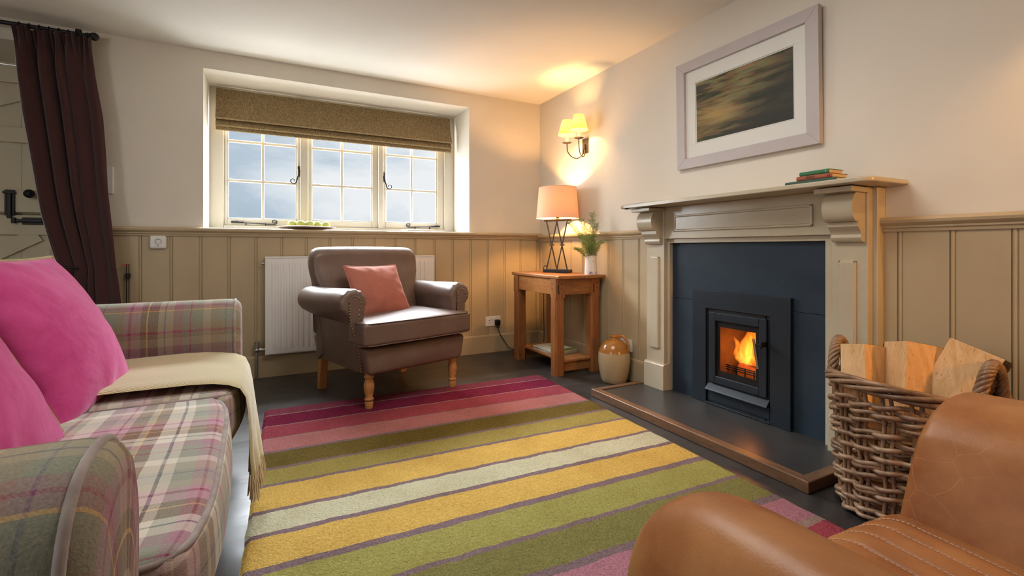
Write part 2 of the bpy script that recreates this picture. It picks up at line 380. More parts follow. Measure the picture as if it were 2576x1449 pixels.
# ------------------------------------------------------------------ mesh helpers
class MB:
    def __init__(s): s.bm = bmesh.new(); s.uv = s.bm.loops.layers.uv.new('UVMap'); s.mi = 0
    def face(s, vs, uvs=None):
        try: f = s.bm.faces.new(vs)
        except ValueError: return None
        f.material_index = s.mi
        if uvs is None:
            n = f.normal if f.normal.length else Vector((0, 0, 1)); f.normal_update(); n = f.normal
            ax = max(range(3), key=lambda i: abs(n[i])); a, b = [(1, 2), (0, 2), (0, 1)][ax]
            for l in f.loops: l[s.uv].uv = (l.vert.co[a], l.vert.co[b])
        else:
            for l, u in zip(f.loops, uvs): l[s.uv].uv = u
        return f
    def add(s, bm2, mtx=None):
        mp = {}
        for v in bm2.verts: mp[v] = s.bm.verts.new(mtx @ v.co if mtx else v.co)
        for f in bm2.faces: s.face([mp[v] for v in f.verts])
        bm2.free()
    def box(s, c, d, bev=0.0, seg=2, mtx=None, taper=None):
        b = bmesh.new(); bmesh.ops.create_cube(b, size=1)
        for v in b.verts:
            v.co = Vector((v.co.x * d[0], v.co.y * d[1], v.co.z * d[2]))
            if taper and v.co.z < 0: v.co.x *= taper; v.co.y *= taper
        if bev: bmesh.ops.bevel(b, geom=b.edges[:], offset=min(bev, min(d) * .49), segments=seg, profile=.5, affect='EDGES')
        T = Matrix.Translation(c)
        s.add(b, (T @ mtx) if mtx else T); return s
    def bb(s, x0, x1, y0, y1, z0, z1, bev=0.0, seg=2):
        return s.box(((x0 + x1) / 2, (y0 + y1) / 2, (z0 + z1) / 2), (abs(x1 - x0), abs(y1 - y0), abs(z1 - z0)), bev, seg)
    def prism(s, pts, axis, a, b, bev=0):
        def P(p, q):
            return {'X': (q, p[0], p[1]), 'Y': (p[0], q, p[1]), 'Z': (p[0], p[1], q)}[axis]
        t = bmesh.new()
        A = [t.verts.new(P(p, a)) for p in pts]; B = [t.verts.new(P(p, b)) for p in pts]
        n = len(pts)
        for i in range(n): t.faces.new((A[i], A[(i + 1) % n], B[(i + 1) % n], B[i]))
        t.faces.new(A[::-1]); t.faces.new(B)
        bmesh.ops.recalc_face_normals(t, faces=t.faces[:])
        if bev:
            ed = [e for e in t.edges if (e.verts[0] in A) == (e.verts[1] in A)]
            bmesh.ops.bevel(t, geom=ed, offset=bev, segments=2, profile=.5, affect='EDGES')
        s.add(t); return s
    def loft(s, rings, closed=True, caps=True, uscale=1, uvo=(0, 0)):
        V = [[s.bm.verts.new(p) for p in r] for r in rings]
        n = len(rings[0])
        dv = [0]
        for i in range(1, len(rings)):
            dv.append(dv[-1] + sum((Vector(a) - Vector(b)).length for a, b in zip(rings[i], rings[i - 1])) / n)
        mid = rings[len(rings) // 2]; du = [0]
        for j in range(n): du.append(du[-1] + (Vector(mid[(j + 1) % n]) - Vector(mid[j])).length)
        m = n if closed else n - 1
        for i in range(len(rings) - 1):
            for j in range(m):
                k = (j + 1) % n
                s.face((V[i][j], V[i][k], V[i + 1][k], V[i + 1][j]), ((du[j] + uvo[0], dv[i] + uvo[1]), (du[j + 1] + uvo[0], dv[i] + uvo[1]), (du[j + 1] + uvo[0], dv[i + 1] + uvo[1]), (du[j] + uvo[0], dv[i + 1] + uvo[1])))
        if caps and closed: s.face(V[0][::-1]); s.face(V[-1])
        return s
    def lathe(s, prof, c=(0, 0, 0), seg=24, cap=True):
        rings = [[(c[0] + r * math.cos(2 * PI * j / seg), c[1] + r * math.sin(2 * PI * j / seg), c[2] + z) for j in range(seg)] for r, z in prof]
        return s.loft(rings, True, cap)
    def tube(s, pts, r=.005, seg=8, closed=False, caps=True):
        pts = [Vector(p) for p in pts]; n = len(pts); rings = []; up = None
        for i in range(n):
            if closed: d = pts[(i + 1) % n] - pts[i - 1]
            else: d = pts[min(i + 1, n - 1)] - pts[max(i - 1, 0)]
            if d.length < 1e-9: d = Vector((0, 0, 1))
            d.normalize()
            if up is None: up = Vector((0, 0, 1)) if abs(d.z) < .9 else Vector((1, 0, 0))
            up = up - d * up.dot(d)
            if up.length < 1e-6: up = d.orthogonal()
            up.normalize(); w = d.cross(up)
            rr = r[i] if isinstance(r, (list, tuple)) else r
            rings.append([pts[i] + (up * math.cos(2 * PI * k / seg) + w * math.sin(2 * PI * k / seg)) * rr for k in range(seg)])
        if closed: rings.append(rings[0])
        if closed:
            V = [[s.bm.verts.new(p) for p in q] for q in rings[:-1]]
            for i in range(n):
                for k in range(seg):
                    s.face((V[i][k], V[i][(k + 1) % seg], V[(i + 1) % n][(k + 1) % seg], V[(i + 1) % n][k]))
        else: s.loft(rings, True, caps)
        return s
    def ball(s, c, r, sc=(1, 1, 1), u=14, v=9):
        b = bmesh.new(); bmesh.ops.create_uvsphere(b, u_segments=u, v_segments=v, radius=r)
        for q in b.verts: q.co = Vector((q.co.x * sc[0], q.co.y * sc[1], q.co.z * sc[2]))
        s.add(b, Matrix.Translation(c)); return s
    def rbox(s, c, d, r, fn=None, nm=8, nr=4):
        h = [x / 2 for x in d]; c = Vector(c)
        def ax(i):
            a = h[i] - r; st = [a + r * k / nr for k in range(1, nr + 1)]
            return [-x for x in st[::-1]] + [a * (2 * k / nm - 1) for k in range(nm + 1)] + st
        A = [ax(0), ax(1), ax(2)]; cache = {}
        def V(p):
            k = tuple(round(x, 6) for x in p)
            if k not in cache:
                q = Vector([max(-(h[i] - r), min(h[i] - r, p[i])) for i in range(3)]); dd = Vector(p) - q
                if dd.length > 1e-9: q = q + dd.normalized() * r
                if fn: q = fn(q)
                cache[k] = s.bm.verts.new(q + c)
            return cache[k]
        for i in range(3):
            a, b = [(1, 2), (2, 0), (0, 1)][i]
            for sg in (-1, 1):
                for ia in range(len(A[a]) - 1):
                    for ib in range(len(A[b]) - 1):
                        qs = []
                        for da, db in ((0, 0), (1, 0), (1, 1), (0, 1)):
                            p = [0, 0, 0]; p[i] = sg * h[i]; p[a] = A[a][ia + da]; p[b] = A[b][ib + db]; qs.append(p)
                        if sg < 0: qs = qs[::-1]
                        ua, ub = (a, b) if i != 1 else (b, a)
                        s.face([V(q) for q in qs], [(q[ua] + c[ua], q[ub] + c[ub]) for q in qs])
        return s
    def grid(s, f, nu, nv, uv=None, closeu=False):
        V = [[s.bm.verts.new(f(i / nu, j / nv)) for i in range(nu + 1)] for j in range(nv + 1)]
        for j in range(nv):
            for i in range(nu):
                q = ((i, j), (i + 1, j), (i + 1, j + 1), (i, j + 1))
                s.face([V[b][a] for a, b in q], [((a / nu) * (uv or (1, 1))[0], (b / nv) * (uv or (1, 1))[1]) for a, b in q])
        return s
    def build(s, name, mats, parent=None, angle=62, loc=None, recalc=True, weld=False):
        if weld: bmesh.ops.remove_doubles(s.bm, verts=s.bm.verts[:], dist=1e-5)
        if recalc: bmesh.ops.recalc_face_normals(s.bm, faces=s.bm.faces[:])
        me = bpy.data.meshes.new(name); s.bm.to_mesh(me); s.bm.free()
        for m in (mats if isinstance(mats, (list, tuple)) else [mats]): me.materials.append(M[m] if isinstance(m, str) else m)
        for p in me.polygons: p.use_smooth = True
        me.set_sharp_from_angle(angle=R(angle))
        o = bpy.data.objects.new(name, me); COL.objects.link(o)
        if len(me.polygons) < 6000: wn = o.modifiers.new('weighted', 'WEIGHTED_NORMAL'); wn.keep_sharp = True; wn.weight = 80
        if parent: o.parent = parent
        if loc: o.location = loc
        return o
def tag(o, label=None, cat=None, group=None, kind=None):
    if label: o['label'] = label
    if cat: o['category'] = cat
    if group: o['group'] = group
    if kind: o['kind'] = kind
    return o
def thing(name, label, cat, loc=(0, 0, 0), rz=0, group=None):
    o = bpy.data.objects.new(name, None); COL.objects.link(o); o.location = loc; o.rotation_euler = (0, 0, rz); o.empty_display_size = .1
    return tag(o, label, cat, group)
def dup(root, loc=None, label=None, rz=None):
    r = root.copy(); COL.objects.link(r)
    if loc is not None: r.location = loc
    if rz is not None: r.rotation_euler = (0, 0, rz)
    if label: r['label'] = label
    for ch in list(root.children):
        c = ch.copy(); COL.objects.link(c); c.parent = r
        for g in list(ch.children):
            d = g.copy(); COL.objects.link(d); d.parent = c
    return r
def struct(mb, name, m, label=None, **k):
    o = mb.build(name, m, **k); o['kind'] = 'structure'
    return o
def arc(cx, cy, r, a0, a1, n): return [(cx + r * math.cos(R(a0 + (a1 - a0) * i / n)), cy + r * math.sin(R(a0 + (a1 - a0) * i / n))) for i in range(n + 1)]
def smooth(a, b, x):
    t = max(0, min(1, (x - a) / (b - a))); return t * t * (3 - 2 * t)
def lerp(a, b, t): return a + (b - a) * t
def cr(pts, n):  # Catmull-Rom through points
    P = [Vector(p) for p in pts]; P = [2 * P[0] - P[1]] + P + [2 * P[-1] - P[-2]]; out = []
    for i in range(1, len(P) - 2):
        for k in range(n):
            t = k / n; a, b, c, d = P[i - 1], P[i], P[i + 1], P[i + 2]
            out.append(.5 * ((2 * b) + (c - a) * t + (2 * a - 5 * b + 4 * c - d) * t * t + (3 * b - a - 3 * c + d) * t ** 3))
    out.append(P[-2]); return out
def fnoise(p, s=1.0): return noise.noise(Vector(p) * s)

# ------------------------------------------------------------------ room shell
YB, XR, H = 3.782, 2.248, 2.25          # window wall, chimney wall, ceiling
XL, YF = -2.35, -2.3                     # walls out of the frame
WX0, WX1, WZ0, WZ1 = -.39, 1.54, 1.045, 2.128   # window opening
DX0, DX1, DZ1 = -2.15, -1.16, 2.125             # door opening
RY = 4.16                                # back of the window reveal

def wall_rects(mb, u0, u1, z0, z1, holes, mk):
    us = sorted({u0, u1} | {h[0] for h in holes} | {h[1] for h in holes}); zs = sorted({z0, z1} | {h[2] for h in holes} | {h[3] for h in holes})
    for i in range(len(us) - 1):
        for j in range(len(zs) - 1):
            cu, cz = (us[i] + us[i + 1]) / 2, (zs[j] + zs[j + 1]) / 2
            if any(h[0] < cu < h[1] and h[2] < cz < h[3] for h in holes): continue
            mb.face([mb.bm.verts.new(mk(u, z)) for u, z in ((us[i], zs[j]), (us[i + 1], zs[j]), (us[i + 1], zs[j + 1]), (us[i], zs[j + 1]))])
mb = MB(); T = .46
wall_rects(mb, XL - .1, XR + .1, 0, H, [(WX0, WX1, WZ0, WZ1), (DX0, DX1, 0, DZ1)], lambda u, z: (u, YB, z))
wall_rects(mb, XL - .1, XR + .1, 0, H, [(WX0, WX1, WZ0, WZ1), (DX0, DX1, 0, DZ1)], lambda u, z: (u, YB + T, z))
def quad(mb, *p): mb.face([mb.bm.verts.new(q) for q in p])
for (x0, x1, z0, z1) in ((WX0, WX1, WZ0, WZ1), (DX0, DX1, 0, DZ1)):
    zi = z1 - (0.0 if z0 > 0 else .045)     # the door soffit slopes a little
    y1 = YB + T
    quad(mb, (x0, YB, z0), (x0, y1, z0), (x0, y1, z1), (x0, YB, z1)); quad(mb, (x1, YB, z0), (x1, y1, z0), (x1, y1, z1), (x1, YB, z1))
    quad(mb, (x0, YB, z1), (x1, YB, z1), (x1, y1, zi), (x0, y1, zi))
    if z0 > 0: quad(mb, (x0, YB, z0), (x1, YB, z0), (x1, y1, z0), (x0, y1, z0))
struct(mb, 'wall_back', 'wall', weld=True, recalc=False)
mb = MB(); HY0, HY1, HZ = 1.46, 1.87, .60
for X in (XR, XR + .45): wall_rects(mb, YF - .1, YB + .1, 0, H, [(HY0, HY1, 0, HZ)], lambda u, z: (X, u, z))
struct(mb, 'wall_right', 'wall', recalc=False)
mb = MB().bb(XL - .1, XL, YF, YB, 0, H); struct(mb, 'wall_left', 'wall')
mb = MB(); FW = (-1.2, 1.0, .9, 2.0)
for Y in (YF, YF - .3): wall_rects(mb, XL, XR, 0, H, [], lambda u, z: (u, Y, z))
struct(mb, 'wall_front', 'wallrear', recalc=False)
mb = MB().bb(XL - .1, XR + .45, YF - .3, YB + T, H, H + .06); struct(mb, 'ceiling', 'ceil')
mb = MB().bb(XL - .1, XR + .45, YF - .3, YB + T, -.06, 0); struct(mb, 'floor', 'floor')

# tongue-and-groove panelling, dado rails, skirting
def boards(u0, u1, start, pitch, mk, z0, z1, th, inv=1):
    """profile of beaded boards between u0 and u1, extruded up; mk(u, depth, z) -> point"""
    pr = []; js = []; k = math.floor((u0 - start) / pitch)
    while start + k * pitch < u1 + 1e-6:
        if start + k * pitch > u0 + .03 and start + k * pitch < u1 - .03: js.append(start + k * pitch)
        k += 1
    pr.append((u0, th))
    for j in js:
        pr += [(j - .011, th), (j - .0095, th - .004), (j - .0065, th - .004), (j - .005, th + .0005), (j, th + .0015), (j + .004, th + .0005), (j + .0055, th - .006), (j + .0085, th - .006), (j + .010, th)]
    pr.append((u1, th))
    mb = MB()
    A = [mb.bm.verts.new(mk(u, d, z0)) for u, d in pr]; B = [mb.bm.verts.new(mk(u, d, z1)) for u, d in pr]
    for i in range(len(pr) - 1): mb.face((A[i], A[i + 1], B[i + 1], B[i]))
    return mb
RAILP = [(0, 0), (.012, 0), (.014, .012), (.02, .015), (.02, .022), (.026, .026), (.034, .034), (.036, .044), (.031, .053), (.022, .057), (0, .057)]
SKP = [(0, 0), (.030, 0), (.030, .138), (.026, .148), (.019, .152), (0, .153)]
BZ = 1.045
struct(boards(-1.16, XR, -.565, .1625, lambda u, d, z: (u, YB - d, z), 0, BZ - .01, .014), 'trim_1', 'panel', recalc=False)
struct(boards(2.30, YB, 2.602, .161, lambda u, d, z: (XR - d, u, z), 0, 1.02, .016), 'trim_2', 'panel', recalc=False)
struct(boards(YF, 1.012, .955, .1625, lambda u, d, z: (XR - d, u, z), 0, 1.02, .016), 'trim_3', 'panel', recalc=False)
Z0 = 1.048 - .057
struct(MB().prism([(YB - .012 - p, Z0 + q) for p, q in RAILP], 'X', -1.16, XR), 'trim_4', 'panel', angle=25)
Z1 = 1.032 - .057
struct(MB().prism([(XR - .012 - p, Z1 + q) for p, q in RAILP], 'Y', 2.30, YB - .012), 'trim_5', 'panel', angle=25)
struct(MB().prism([(XR - .012 - p, Z1 + q) for p, q in RAILP], 'Y', YF, 1.012), 'trim_6', 'panel', angle=25)
struct(MB().prism([(YB - .006 - p, q) for p, q in SKP], 'X', -1.16, XR), 'baseboard_back', 'panel', angle=25)
mb = MB().prism([(XR - .006 - p, q) for p, q in SKP], 'Y', 2.30, YB - .03); mb.prism([(XR - .006 - p, q) for p, q in SKP], 'Y', YF, 1.012)
struct(mb, 'baseboard_right', 'panel', angle=25)
# sill board continues the dado rail into the reveal
struct(MB().bb(WX0, WX1, YB - .03, RY + .02, WZ0 - .022, WZ0 + .004, .003), 'trim_7', 'winpaint')

# ------------------------------------------------------------------ window
WF = MB(); y0, y1 = RY, RY + .075
WF.bb(WX0, -.300, y0, y1, WZ0, WZ1, .004); WF.bb(1.447, WX1, y0, y1, WZ0, WZ1, .004)
WF.bb(-.300, 1.447, y0, y1, WZ0, 1.086, .004); WF.bb(-.300, 1.447, y0, y1, 2.085, WZ1, .004)
WF.bb(.228, .288, y0 - .004, y1, 1.086, 2.085, .006); WF.bb(.847, .890, y0 - .004, y1, 1.086, 2.085, .006)
WF.bb(.205, .222, y0 - .002, y1, 1.086, 2.085, .002) if 0 else None
win = struct(WF, 'window_1', 'winpaint')
sashes = [(-.300, .228, -.279, .208, -.0375, True, 1), (.288, .847, .315, .801, .553, False, 0), (.890, 1.447, .914, 1.385, 1.151, True, -1)]
for (a, b, g0, g1, br, opens, side) in sashes:
    m = MB(); ys = RY + .022; ye = ys + .045
    m.bb(a, g0, ys, ye, 1.086, 2.085, .004); m.bb(g1, b, ys, ye, 1.086, 2.085, .004)
    m.bb(g0, g1, ys, ye, 1.086, 1.136, .004); m.bb(g0, g1, ys, ye, 2.045, 2.085, .004)
    # moulded glazing bead around the glass
    cs = m.build('casement', 'winpaint', win)
    g = MB(); yg = ys + .012
    g.bb(br - .010, br + .010, yg, yg + .026, 1.136, 2.045, .005)
    for z in (1.432, 1.735): g.bb(g0, g1, yg + .001, yg + .027, z - .010, z + .010, .005)
    for z0, z1 in ((1.136, 1.145), (2.036, 2.045)): g.bb(g0, g1, yg - .004, yg + .02, z0, z1, .003)
    for u0, u1 in ((g0, g0 + .009), (g1 - .009, g1)): g.bb(u0, u1, yg - .004, yg + .02, 1.136, 2.045, .003)
    g.build('glazing_bars', 'winpaint', cs)
    p = MB(); quad(p, (g0 - .003, ys + .03, 1.13), (g1 + .003, ys + .03, 1.13), (g1 + .003, ys + .03, 2.05), (g0 - .003, ys + .03, 2.05))
    p.build('pane', 'glass', cs)
    if opens:
        # monkey-tail latch on the meeting stile
        xs = (g1 + b) / 2 if side == 1 else (a + g0) / 2 - .002
        h = MB(); d = -side
        h.bb(xs - .009, xs + .009, ys - .012, ys, 1.49, 1.575, .003); h.ball((xs, ys - .015, 1.535), .011)
        zl = 1.535
        path = [(xs, ys - .02, zl), (xs + d * .004, ys - .026, zl - .04), (xs + d * .016, ys - .03, zl - .075)]
        cxx, czz = xs + d * .042, zl - .082
        for k in range(15):
            aa = -10 - k * 29; rr = .026 * (1 - k / 19)
            ang = R(180 - (-aa)) if d > 0 else R(aa * -1)
            th = R(200 + k * 29)
            path.append((cxx + d * rr * math.cos(th), ys - .03, czz + rr * math.sin(th)))
        h.tube(path, [.006] * 3 + [.0055 * (1 - k / 24) for k in range(15)], 8)
        h.build('latch_handle', 'iron', cs)
        st = MB(); zt = 1.108
        x0 = a + .085 if side == 1 else b - .075; x1 = x0 + side * .245
        st.box((x0 - side * .012, ys - .012, zt + .004), (.05, .012, .016), .003)
        for k in range(4): st.ball((x0 + side * (.008 + k * .011), ys - .012, zt + .003), .0085)
        path = [(x0, ys - .012, zt + .002), ((x0 + x1) / 2, ys - .014, zt - .004), (x1, ys - .014, zt - .010)]
        path = [tuple(p) for p in cr(path, 5)]
        for k in range(16):
            th = R(-90 + k * 30); rr = .022 * (1 - k / 22)
            path.append((x1 + side * (.012 + rr * math.cos(th)), ys - .014, zt + .012 + rr * math.sin(th)))
        st.tube(path, .0038, 6)
        for f in (.25, .8): st.box((lerp(x0, x1, f), ys - .008, zt - .010 - .006 * f), (.006, .02, .026), .001)
        st.build('casement_stay', 'iron', cs)

# ------------------------------------------------------------------ door
yd = 4.15
D = MB(); dx0, dx1, dzt = -2.10, -1.276, 2.075
nb = 6; bw = (dx1 - dx0) / nb
for k in range(nb):
    for z0, z1 in ((.01, 1.126), (1.134, dzt)): D.bb(dx0 + k * bw + .001, dx0 + (k + 1) * bw - .001, yd, yd + .04, z0, z1, .003)
door = struct(D.bb(dx0, dx1, yd + .041, yd + .05, 1.0, 1.25), 'door_1', 'doorpaint')  # strip behind the split added to block light through the gap
m = MB(); m.bb(DX0, dx0 - .006, yd - .02, yd + .05, 0, 2.09, .004); m.bb(dx1 + .006, DX1 + .01, yd - .02, yd + .05, 0, 2.09, .004); m.bb(dx0 - .006, dx1 + .006, yd - .02, yd + .05, dzt + .006, 2.16, .004)
m.build('door_frame', 'doorpaint', door)
for z0, z1 in ((1.965, dzt), (1.585, 1.685), (1.140, 1.285), (.995, 1.122), (.52, .62), (.03, .13)):
    MB().bb(dx0, dx1, yd - .024, yd, z0, z1, .005).build('ledge', 'doorpaint', door)
def brace(xa, za, xb, zb, w):
    dx, dz = xb - xa, zb - za; l = math.hypot(dx, dz); nx, nz = -dz / l * w / 2, dx / l * w / 2
    MB().prism([(xa + nx, za + nz), (xb + nx, zb + nz), (xb - nx, zb - nz), (xa - nx, za - nz)], 'Y', yd - .022, yd).build('brace', 'doorpaint', door)
brace(-2.04, 1.62, -1.33, 1.94, .09); brace(-2.04, .56, -1.33, 1.00, .09)
brace(-2.04, 1.20, -1.45, 1.30, .05) if 0 else None
b = MB(); b.bb(-1.482, -1.434, yd - .034, yd - .024, 1.118, 1.281, .003); b.bb(-1.468, -1.446, yd - .048, yd - .034, 1.10, 1.26, .004); b.bb(-1.486, -1.43, yd - .05, yd - .03, 1.255, 1.272, .003)
b.build('bolt', 'black', door)
b = MB(); b.bb(-1.40, -1.30, yd - .034, yd - .024, 1.062, 1.108, .003); b.bb(-1.44, -1.30, yd - .048, yd - .034, 1.076, 1.096, .004); b.bb(-1.445, -1.425, yd - .055, yd - .03, 1.068, 1.104, .004)
b.build('bolt', 'black', door)
b = MB(); b.tube([(-1.352, yd - .024, 1.257), (-1.352, yd - .06, 1.257)], .012, 10); b.ball((-1.352, yd - .075, 1.257), .028)
b.build('door_knob', 'black', door)

# ------------------------------------------------------------------ curtain, pole, blind
YP = 3.70
pole = thing('curtain_pole', 'black metal curtain pole with a ball finial above the door', 'curtain pole', (-1.0, YP, 2.19))
def rel(o, *p): return tuple(Vector(p) - Vector(o.location))
MB().tube([rel(pole, -2.28, YP, 2.192), rel(pole, -.965, YP, 2.192)], .012, 12).build('rod', 'black', pole)
MB().ball(rel(pole, -.937, YP, 2.192), .024).tube([rel(pole, -.975, YP, 2.192), rel(pole, -.955, YP, 2.192)], .016, 12).build('finial', 'black', pole)
b = MB(); b.bb(-1.03 + 1, -.99 + 1, YB - YP - .008, YB - YP, -.035, .04, .003); b.tube([(-.01, YB - YP, .0), (-.01, -.005, .002)], .009, 10); b.tube([(-.01, 0, -.018), (-.01, 0, .028)], .016, 10)
b.build('bracket', 'black', pole)
CT = [(2.166, -1.295, -.940), (2.095, -1.285, -.937), (1.93, -1.276, -.920), (1.695, -1.252, -.886), (1.455, -1.218, -.871), (1.26, -1.192, -.862), (1.11, -1.170, -.846), (.97, -1.137, -.833),
      (.872, -1.112, -.824), (.80, -1.092, -.818), (.755, -1.096, -.812), (.71, -1.112, -.805), (.565, -1.125, -.790), (.30, -1.13, -.775), (.03, -1.13, -.765)]
def ct(z):
    for (za, la, ra), (zb, lb, rb) in zip(CT, CT[1:]):
        if z >= zb:
            t = (za - z) / (za - zb); return lerp(la, lb, t), lerp(ra, rb, t)
    return CT[-1][1:]
cur = thing('curtain', 'dark plum-brown curtain hanging from black rings, gathered by a cord beside the door', 'curtain', (-1.05, 3.66, 0))
def curtain_pt(u, v):
    z = lerp(2.172, .03, v); l, r = ct(z)
    head = smooth(.10, .0, v)
    pinch = math.exp(-((z - .80) / .22) ** 2)
    # the left part of the cloth is swept into the cord, the right part hangs free
    uu = u
    amp = lerp(.030, .022, head) * (1 - .55 * pinch * (1 - smooth(.35, .8, u))) * (1 - .55 * smooth(.55, .8, u))
    uw = u + .035 * math.sin(u * 9 + 1.2) + .02 * math.sin(u * 21); ph = uw * 2 * PI * 5.0 + .5 * math.sin(v * 5) + .4 * fnoise((u * 3, v * 2, 0))
    y = amp * math.sin(ph) + head * .012 * math.sin(u * 2 * PI * 14) + .012 * fnoise((u * 7, v * 3, 4))
    y -= .03 * smooth(.55, .75, u) * smooth(.3, .75, v)
    x = lerp(l, r, uu) + .012 * math.cos(ph) * (1 - head) * min(1, 6 * u * (1 - u))
    if head > 0: z += .010 * math.sin(u * 2 * PI * 7) * head
    return (x + 1.05, y + .0, z)
MB().grid(curtain_pt, 150, 90, (1.6, 2.15)).build('drape', 'curtain', cur, recalc=False)
MB().tube([Vector(curtain_pt(0.0, k / 60)) + Vector((-.004, .006, 0)) for k in range(4, 46)], .0022, 6).tube([Vector(curtain_pt(0.03, k / 60)) + Vector((.004, -.006, 0)) for k in range(8, 46)], .0016, 6).build('lining_edge', 'trimcord', cur)
MB().tube([Vector((lerp(-1.100, -.985, t) + 1.05, -.030 - .02 * math.sin(PI * t), lerp(.803, .792, t))) for t in [k / 10 for k in range(11)]], .006, 8).build('tieback_cord', 'black', cur)
for k in range(8):
    x = -1.275 + k * .043 + 1.05
    MB().tube([(x + .006 * math.sin(a * .7), .04 + .02 * math.cos(a), 2.187 + .021 * math.sin(a)) for a in [2 * PI * q / 16 for q in range(16)]], .0025, 6, closed=True).build('curtain_ring', 'black', cur)

bl = MB(); prof = [(4.145, 2.104), (4.120, 2.104), (4.118, 2.06), (4.104, 1.99), (4.080, 1.925), (4.060, 1.885), (4.054, 1.872), (4.060, 1.862), (4.094, 1.872), (4.090, 1.862), (4.076, 1.838), (4.072, 1.822), (4.078, 1.812), (4.096, 1.818), (4.094, 1.810), (4.092, 1.790), (4.098, 1.786), (4.108, 1.79), (4.112, 1.95)]
bl.prism(prof, 'X', -.345, 1.485)
blind = tag(bl.build('roman_blind', 'blind', angle=35), 'folded brown roman blind with a cream scroll pattern across the window top', 'blind')

# ------------------------------------------------------------------ radiator
rad = thing('radiator', 'white ribbed panel radiator under the window behind the leather armchair', 'radiator', (.59, 3.70, .16))
rx0, rx1, rz0, rz1 = -.02 - .59, 1.198 - .59, .008, .692
m = MB(); pts = [(rx0 + .004, 0)]
x = rx0 + .04
while x < rx1 - .05:
    pts += [(x, 0), (x + .005, -.007), (x + .020, -.007), (x + .025, 0)]; x += .0365
pts.append((rx1 - .004, 0))
zs = [(rz0, 0), (rz0 + .035, 0), (rz0 + .055, 1), (rz1 - .065, 1), (rz1 - .045, 0), (rz1 - .012, 0)]
V = [[m.bm.verts.new((p, q * f - .012, z)) for p, q in pts] for z, f in zs]
for i in range(len(zs) - 1):
    for j in range(len(pts) - 1): m.face((V[i][j], V[i][j + 1], V[i + 1][j + 1], V[i + 1][j]))
m.bb(rx0, rx1, -.013, .05, rz1 - .012, rz1, .004); m.bb(rx0, rx0 + .004, -.016, .05, rz0, rz1, .0015); m.bb(rx1 - .004, rx1, -.016, .05, rz0, rz1, .0015); m.bb(rx0, rx1, -.012, .05, rz0 - .002, rz0 + .004, .001)
m.bb(rx0 + .01, rx1 - .01, .036, .048, rz0, rz1 - .01)
m.build('radiator_panel', 'rad', rad, angle=30)
v = MB(); v.tube([(rx0 + .002, .02, .042), (rx0 - .05, .02, .042)], .011, 10).tube([(rx0 - .05, .02, -.16), (rx0 - .05, .02, .08)], .008, 10).tube([(rx0 - .05, .02, .035), (rx0 - .05, .02, .10)], .016, 12).ball((rx0 - .05, .02, .042), .018).tube([(rx0 - .022, .02, .042), (rx0 - .036, .02, .042)], .017, 8)
v.build('valve', 'chrome', rad)
MB().tube([(rx0 - .004, .02, rz1 - .05), (rx0 - .022, .02, rz1 - .05)], .008, 8).build('bleed_valve', 'chrome', rad)

# ------------------------------------------------------------------ small things on the window wall
al = thing('carbon_monoxide_alarm', 'small white square alarm with a round test button on the panelling under the rail', 'alarm', (-.632, YB - .014, .945))
MB().rbox((0, -.014, .004), (.088, .028, .085), .012, nm=2).build('case', 'white', al)
MB().tube([(0.002 + .0165 * math.cos(a), -.0285, .008 + .0165 * math.sin(a)) for a in [2 * PI * k / 24 for k in range(24)]], .0013, 6, closed=True).build('button_ring', 'iron', al)
b = MB(); b.bb(-.004, .004, -.0288, -.027, -.022, -.013); b.ball((-.004, -.028, .008), .0015); b.ball((.008, -.028, .008), .0015)
b.bb(-.02, .018, -.0285, -.027, -.0245, -.0235)
b.build('marking', mat('grey_print', (.30, .29, .28), .6), al)
rk = thing('wall_rack', 'slim black twin-rail rack with red-tipped arms on the wall beside the curtain', 'rack', (-.785, YB - .014, .45))
for x in (-.006, .006): MB().bb(x - .002 if 0 else x - .0022, x + .0022, -.03, -.024, -.20, .362, .001).build('rail', 'black', rk)
for z in (.285, .085, -.12):
    c = MB().bb(-.010, .010, -.034, -.001, z - .016, z + .016, .003).build('clamp', 'black', rk)
    MB().ball((0, -.035, z), .003).build('screw', 'chrome', c)
for x, dx in ((-.006, -.022), (.006, -.012)):
    MB().tube([(x, -.027, .358), (x + dx, -.05, .354)], .0028, 8).build('red_tip', 'red', rk)
sw = thing('light_switch', 'pale light switch plate half hidden by the curtain edge', 'switch', (-.907, YB, 1.335))
MB().bb(-.043, .043, -.010, 0, -.085, .085, .004).build('plate', 'white', sw); MB().bb(-.008, .008, -.014, -.008, -.013, .013, .002).build('rocker', 'white', sw)

def socket(name, label, loc, rz):
    s = thing(name, label, 'socket', loc, rz)
    MB().bb(-.073, .073, -.011, 0, -.043, .043, .003).build('faceplate', 'white', s)
    for cx in (-.036, .036):
        for a_ in ((cx - .003, cx + .003, .004, .013), (cx - .0145, cx - .0085, -.016, -.012), (cx + .0085, cx + .0145, -.016, -.012)):
            MB().bb(a_[0], a_[1], -.0118, -.009, a_[2], a_[3]).build('pin_hole', 'ink', s)
    for cx in (-.012, .012): MB().bb(cx - .006, cx + .006, -.016, -.010, .012, .033, .002).build('switch', 'white', s)
    return s
socket('wall_socket', 'white double socket on the window wall with a black plug in it', (1.757, YB - .014, .270), 0)
socket('wall_socket', 'white double socket on the chimney wall behind the stoneware jug', (XR - .016, 2.575, .235), -PI / 2)

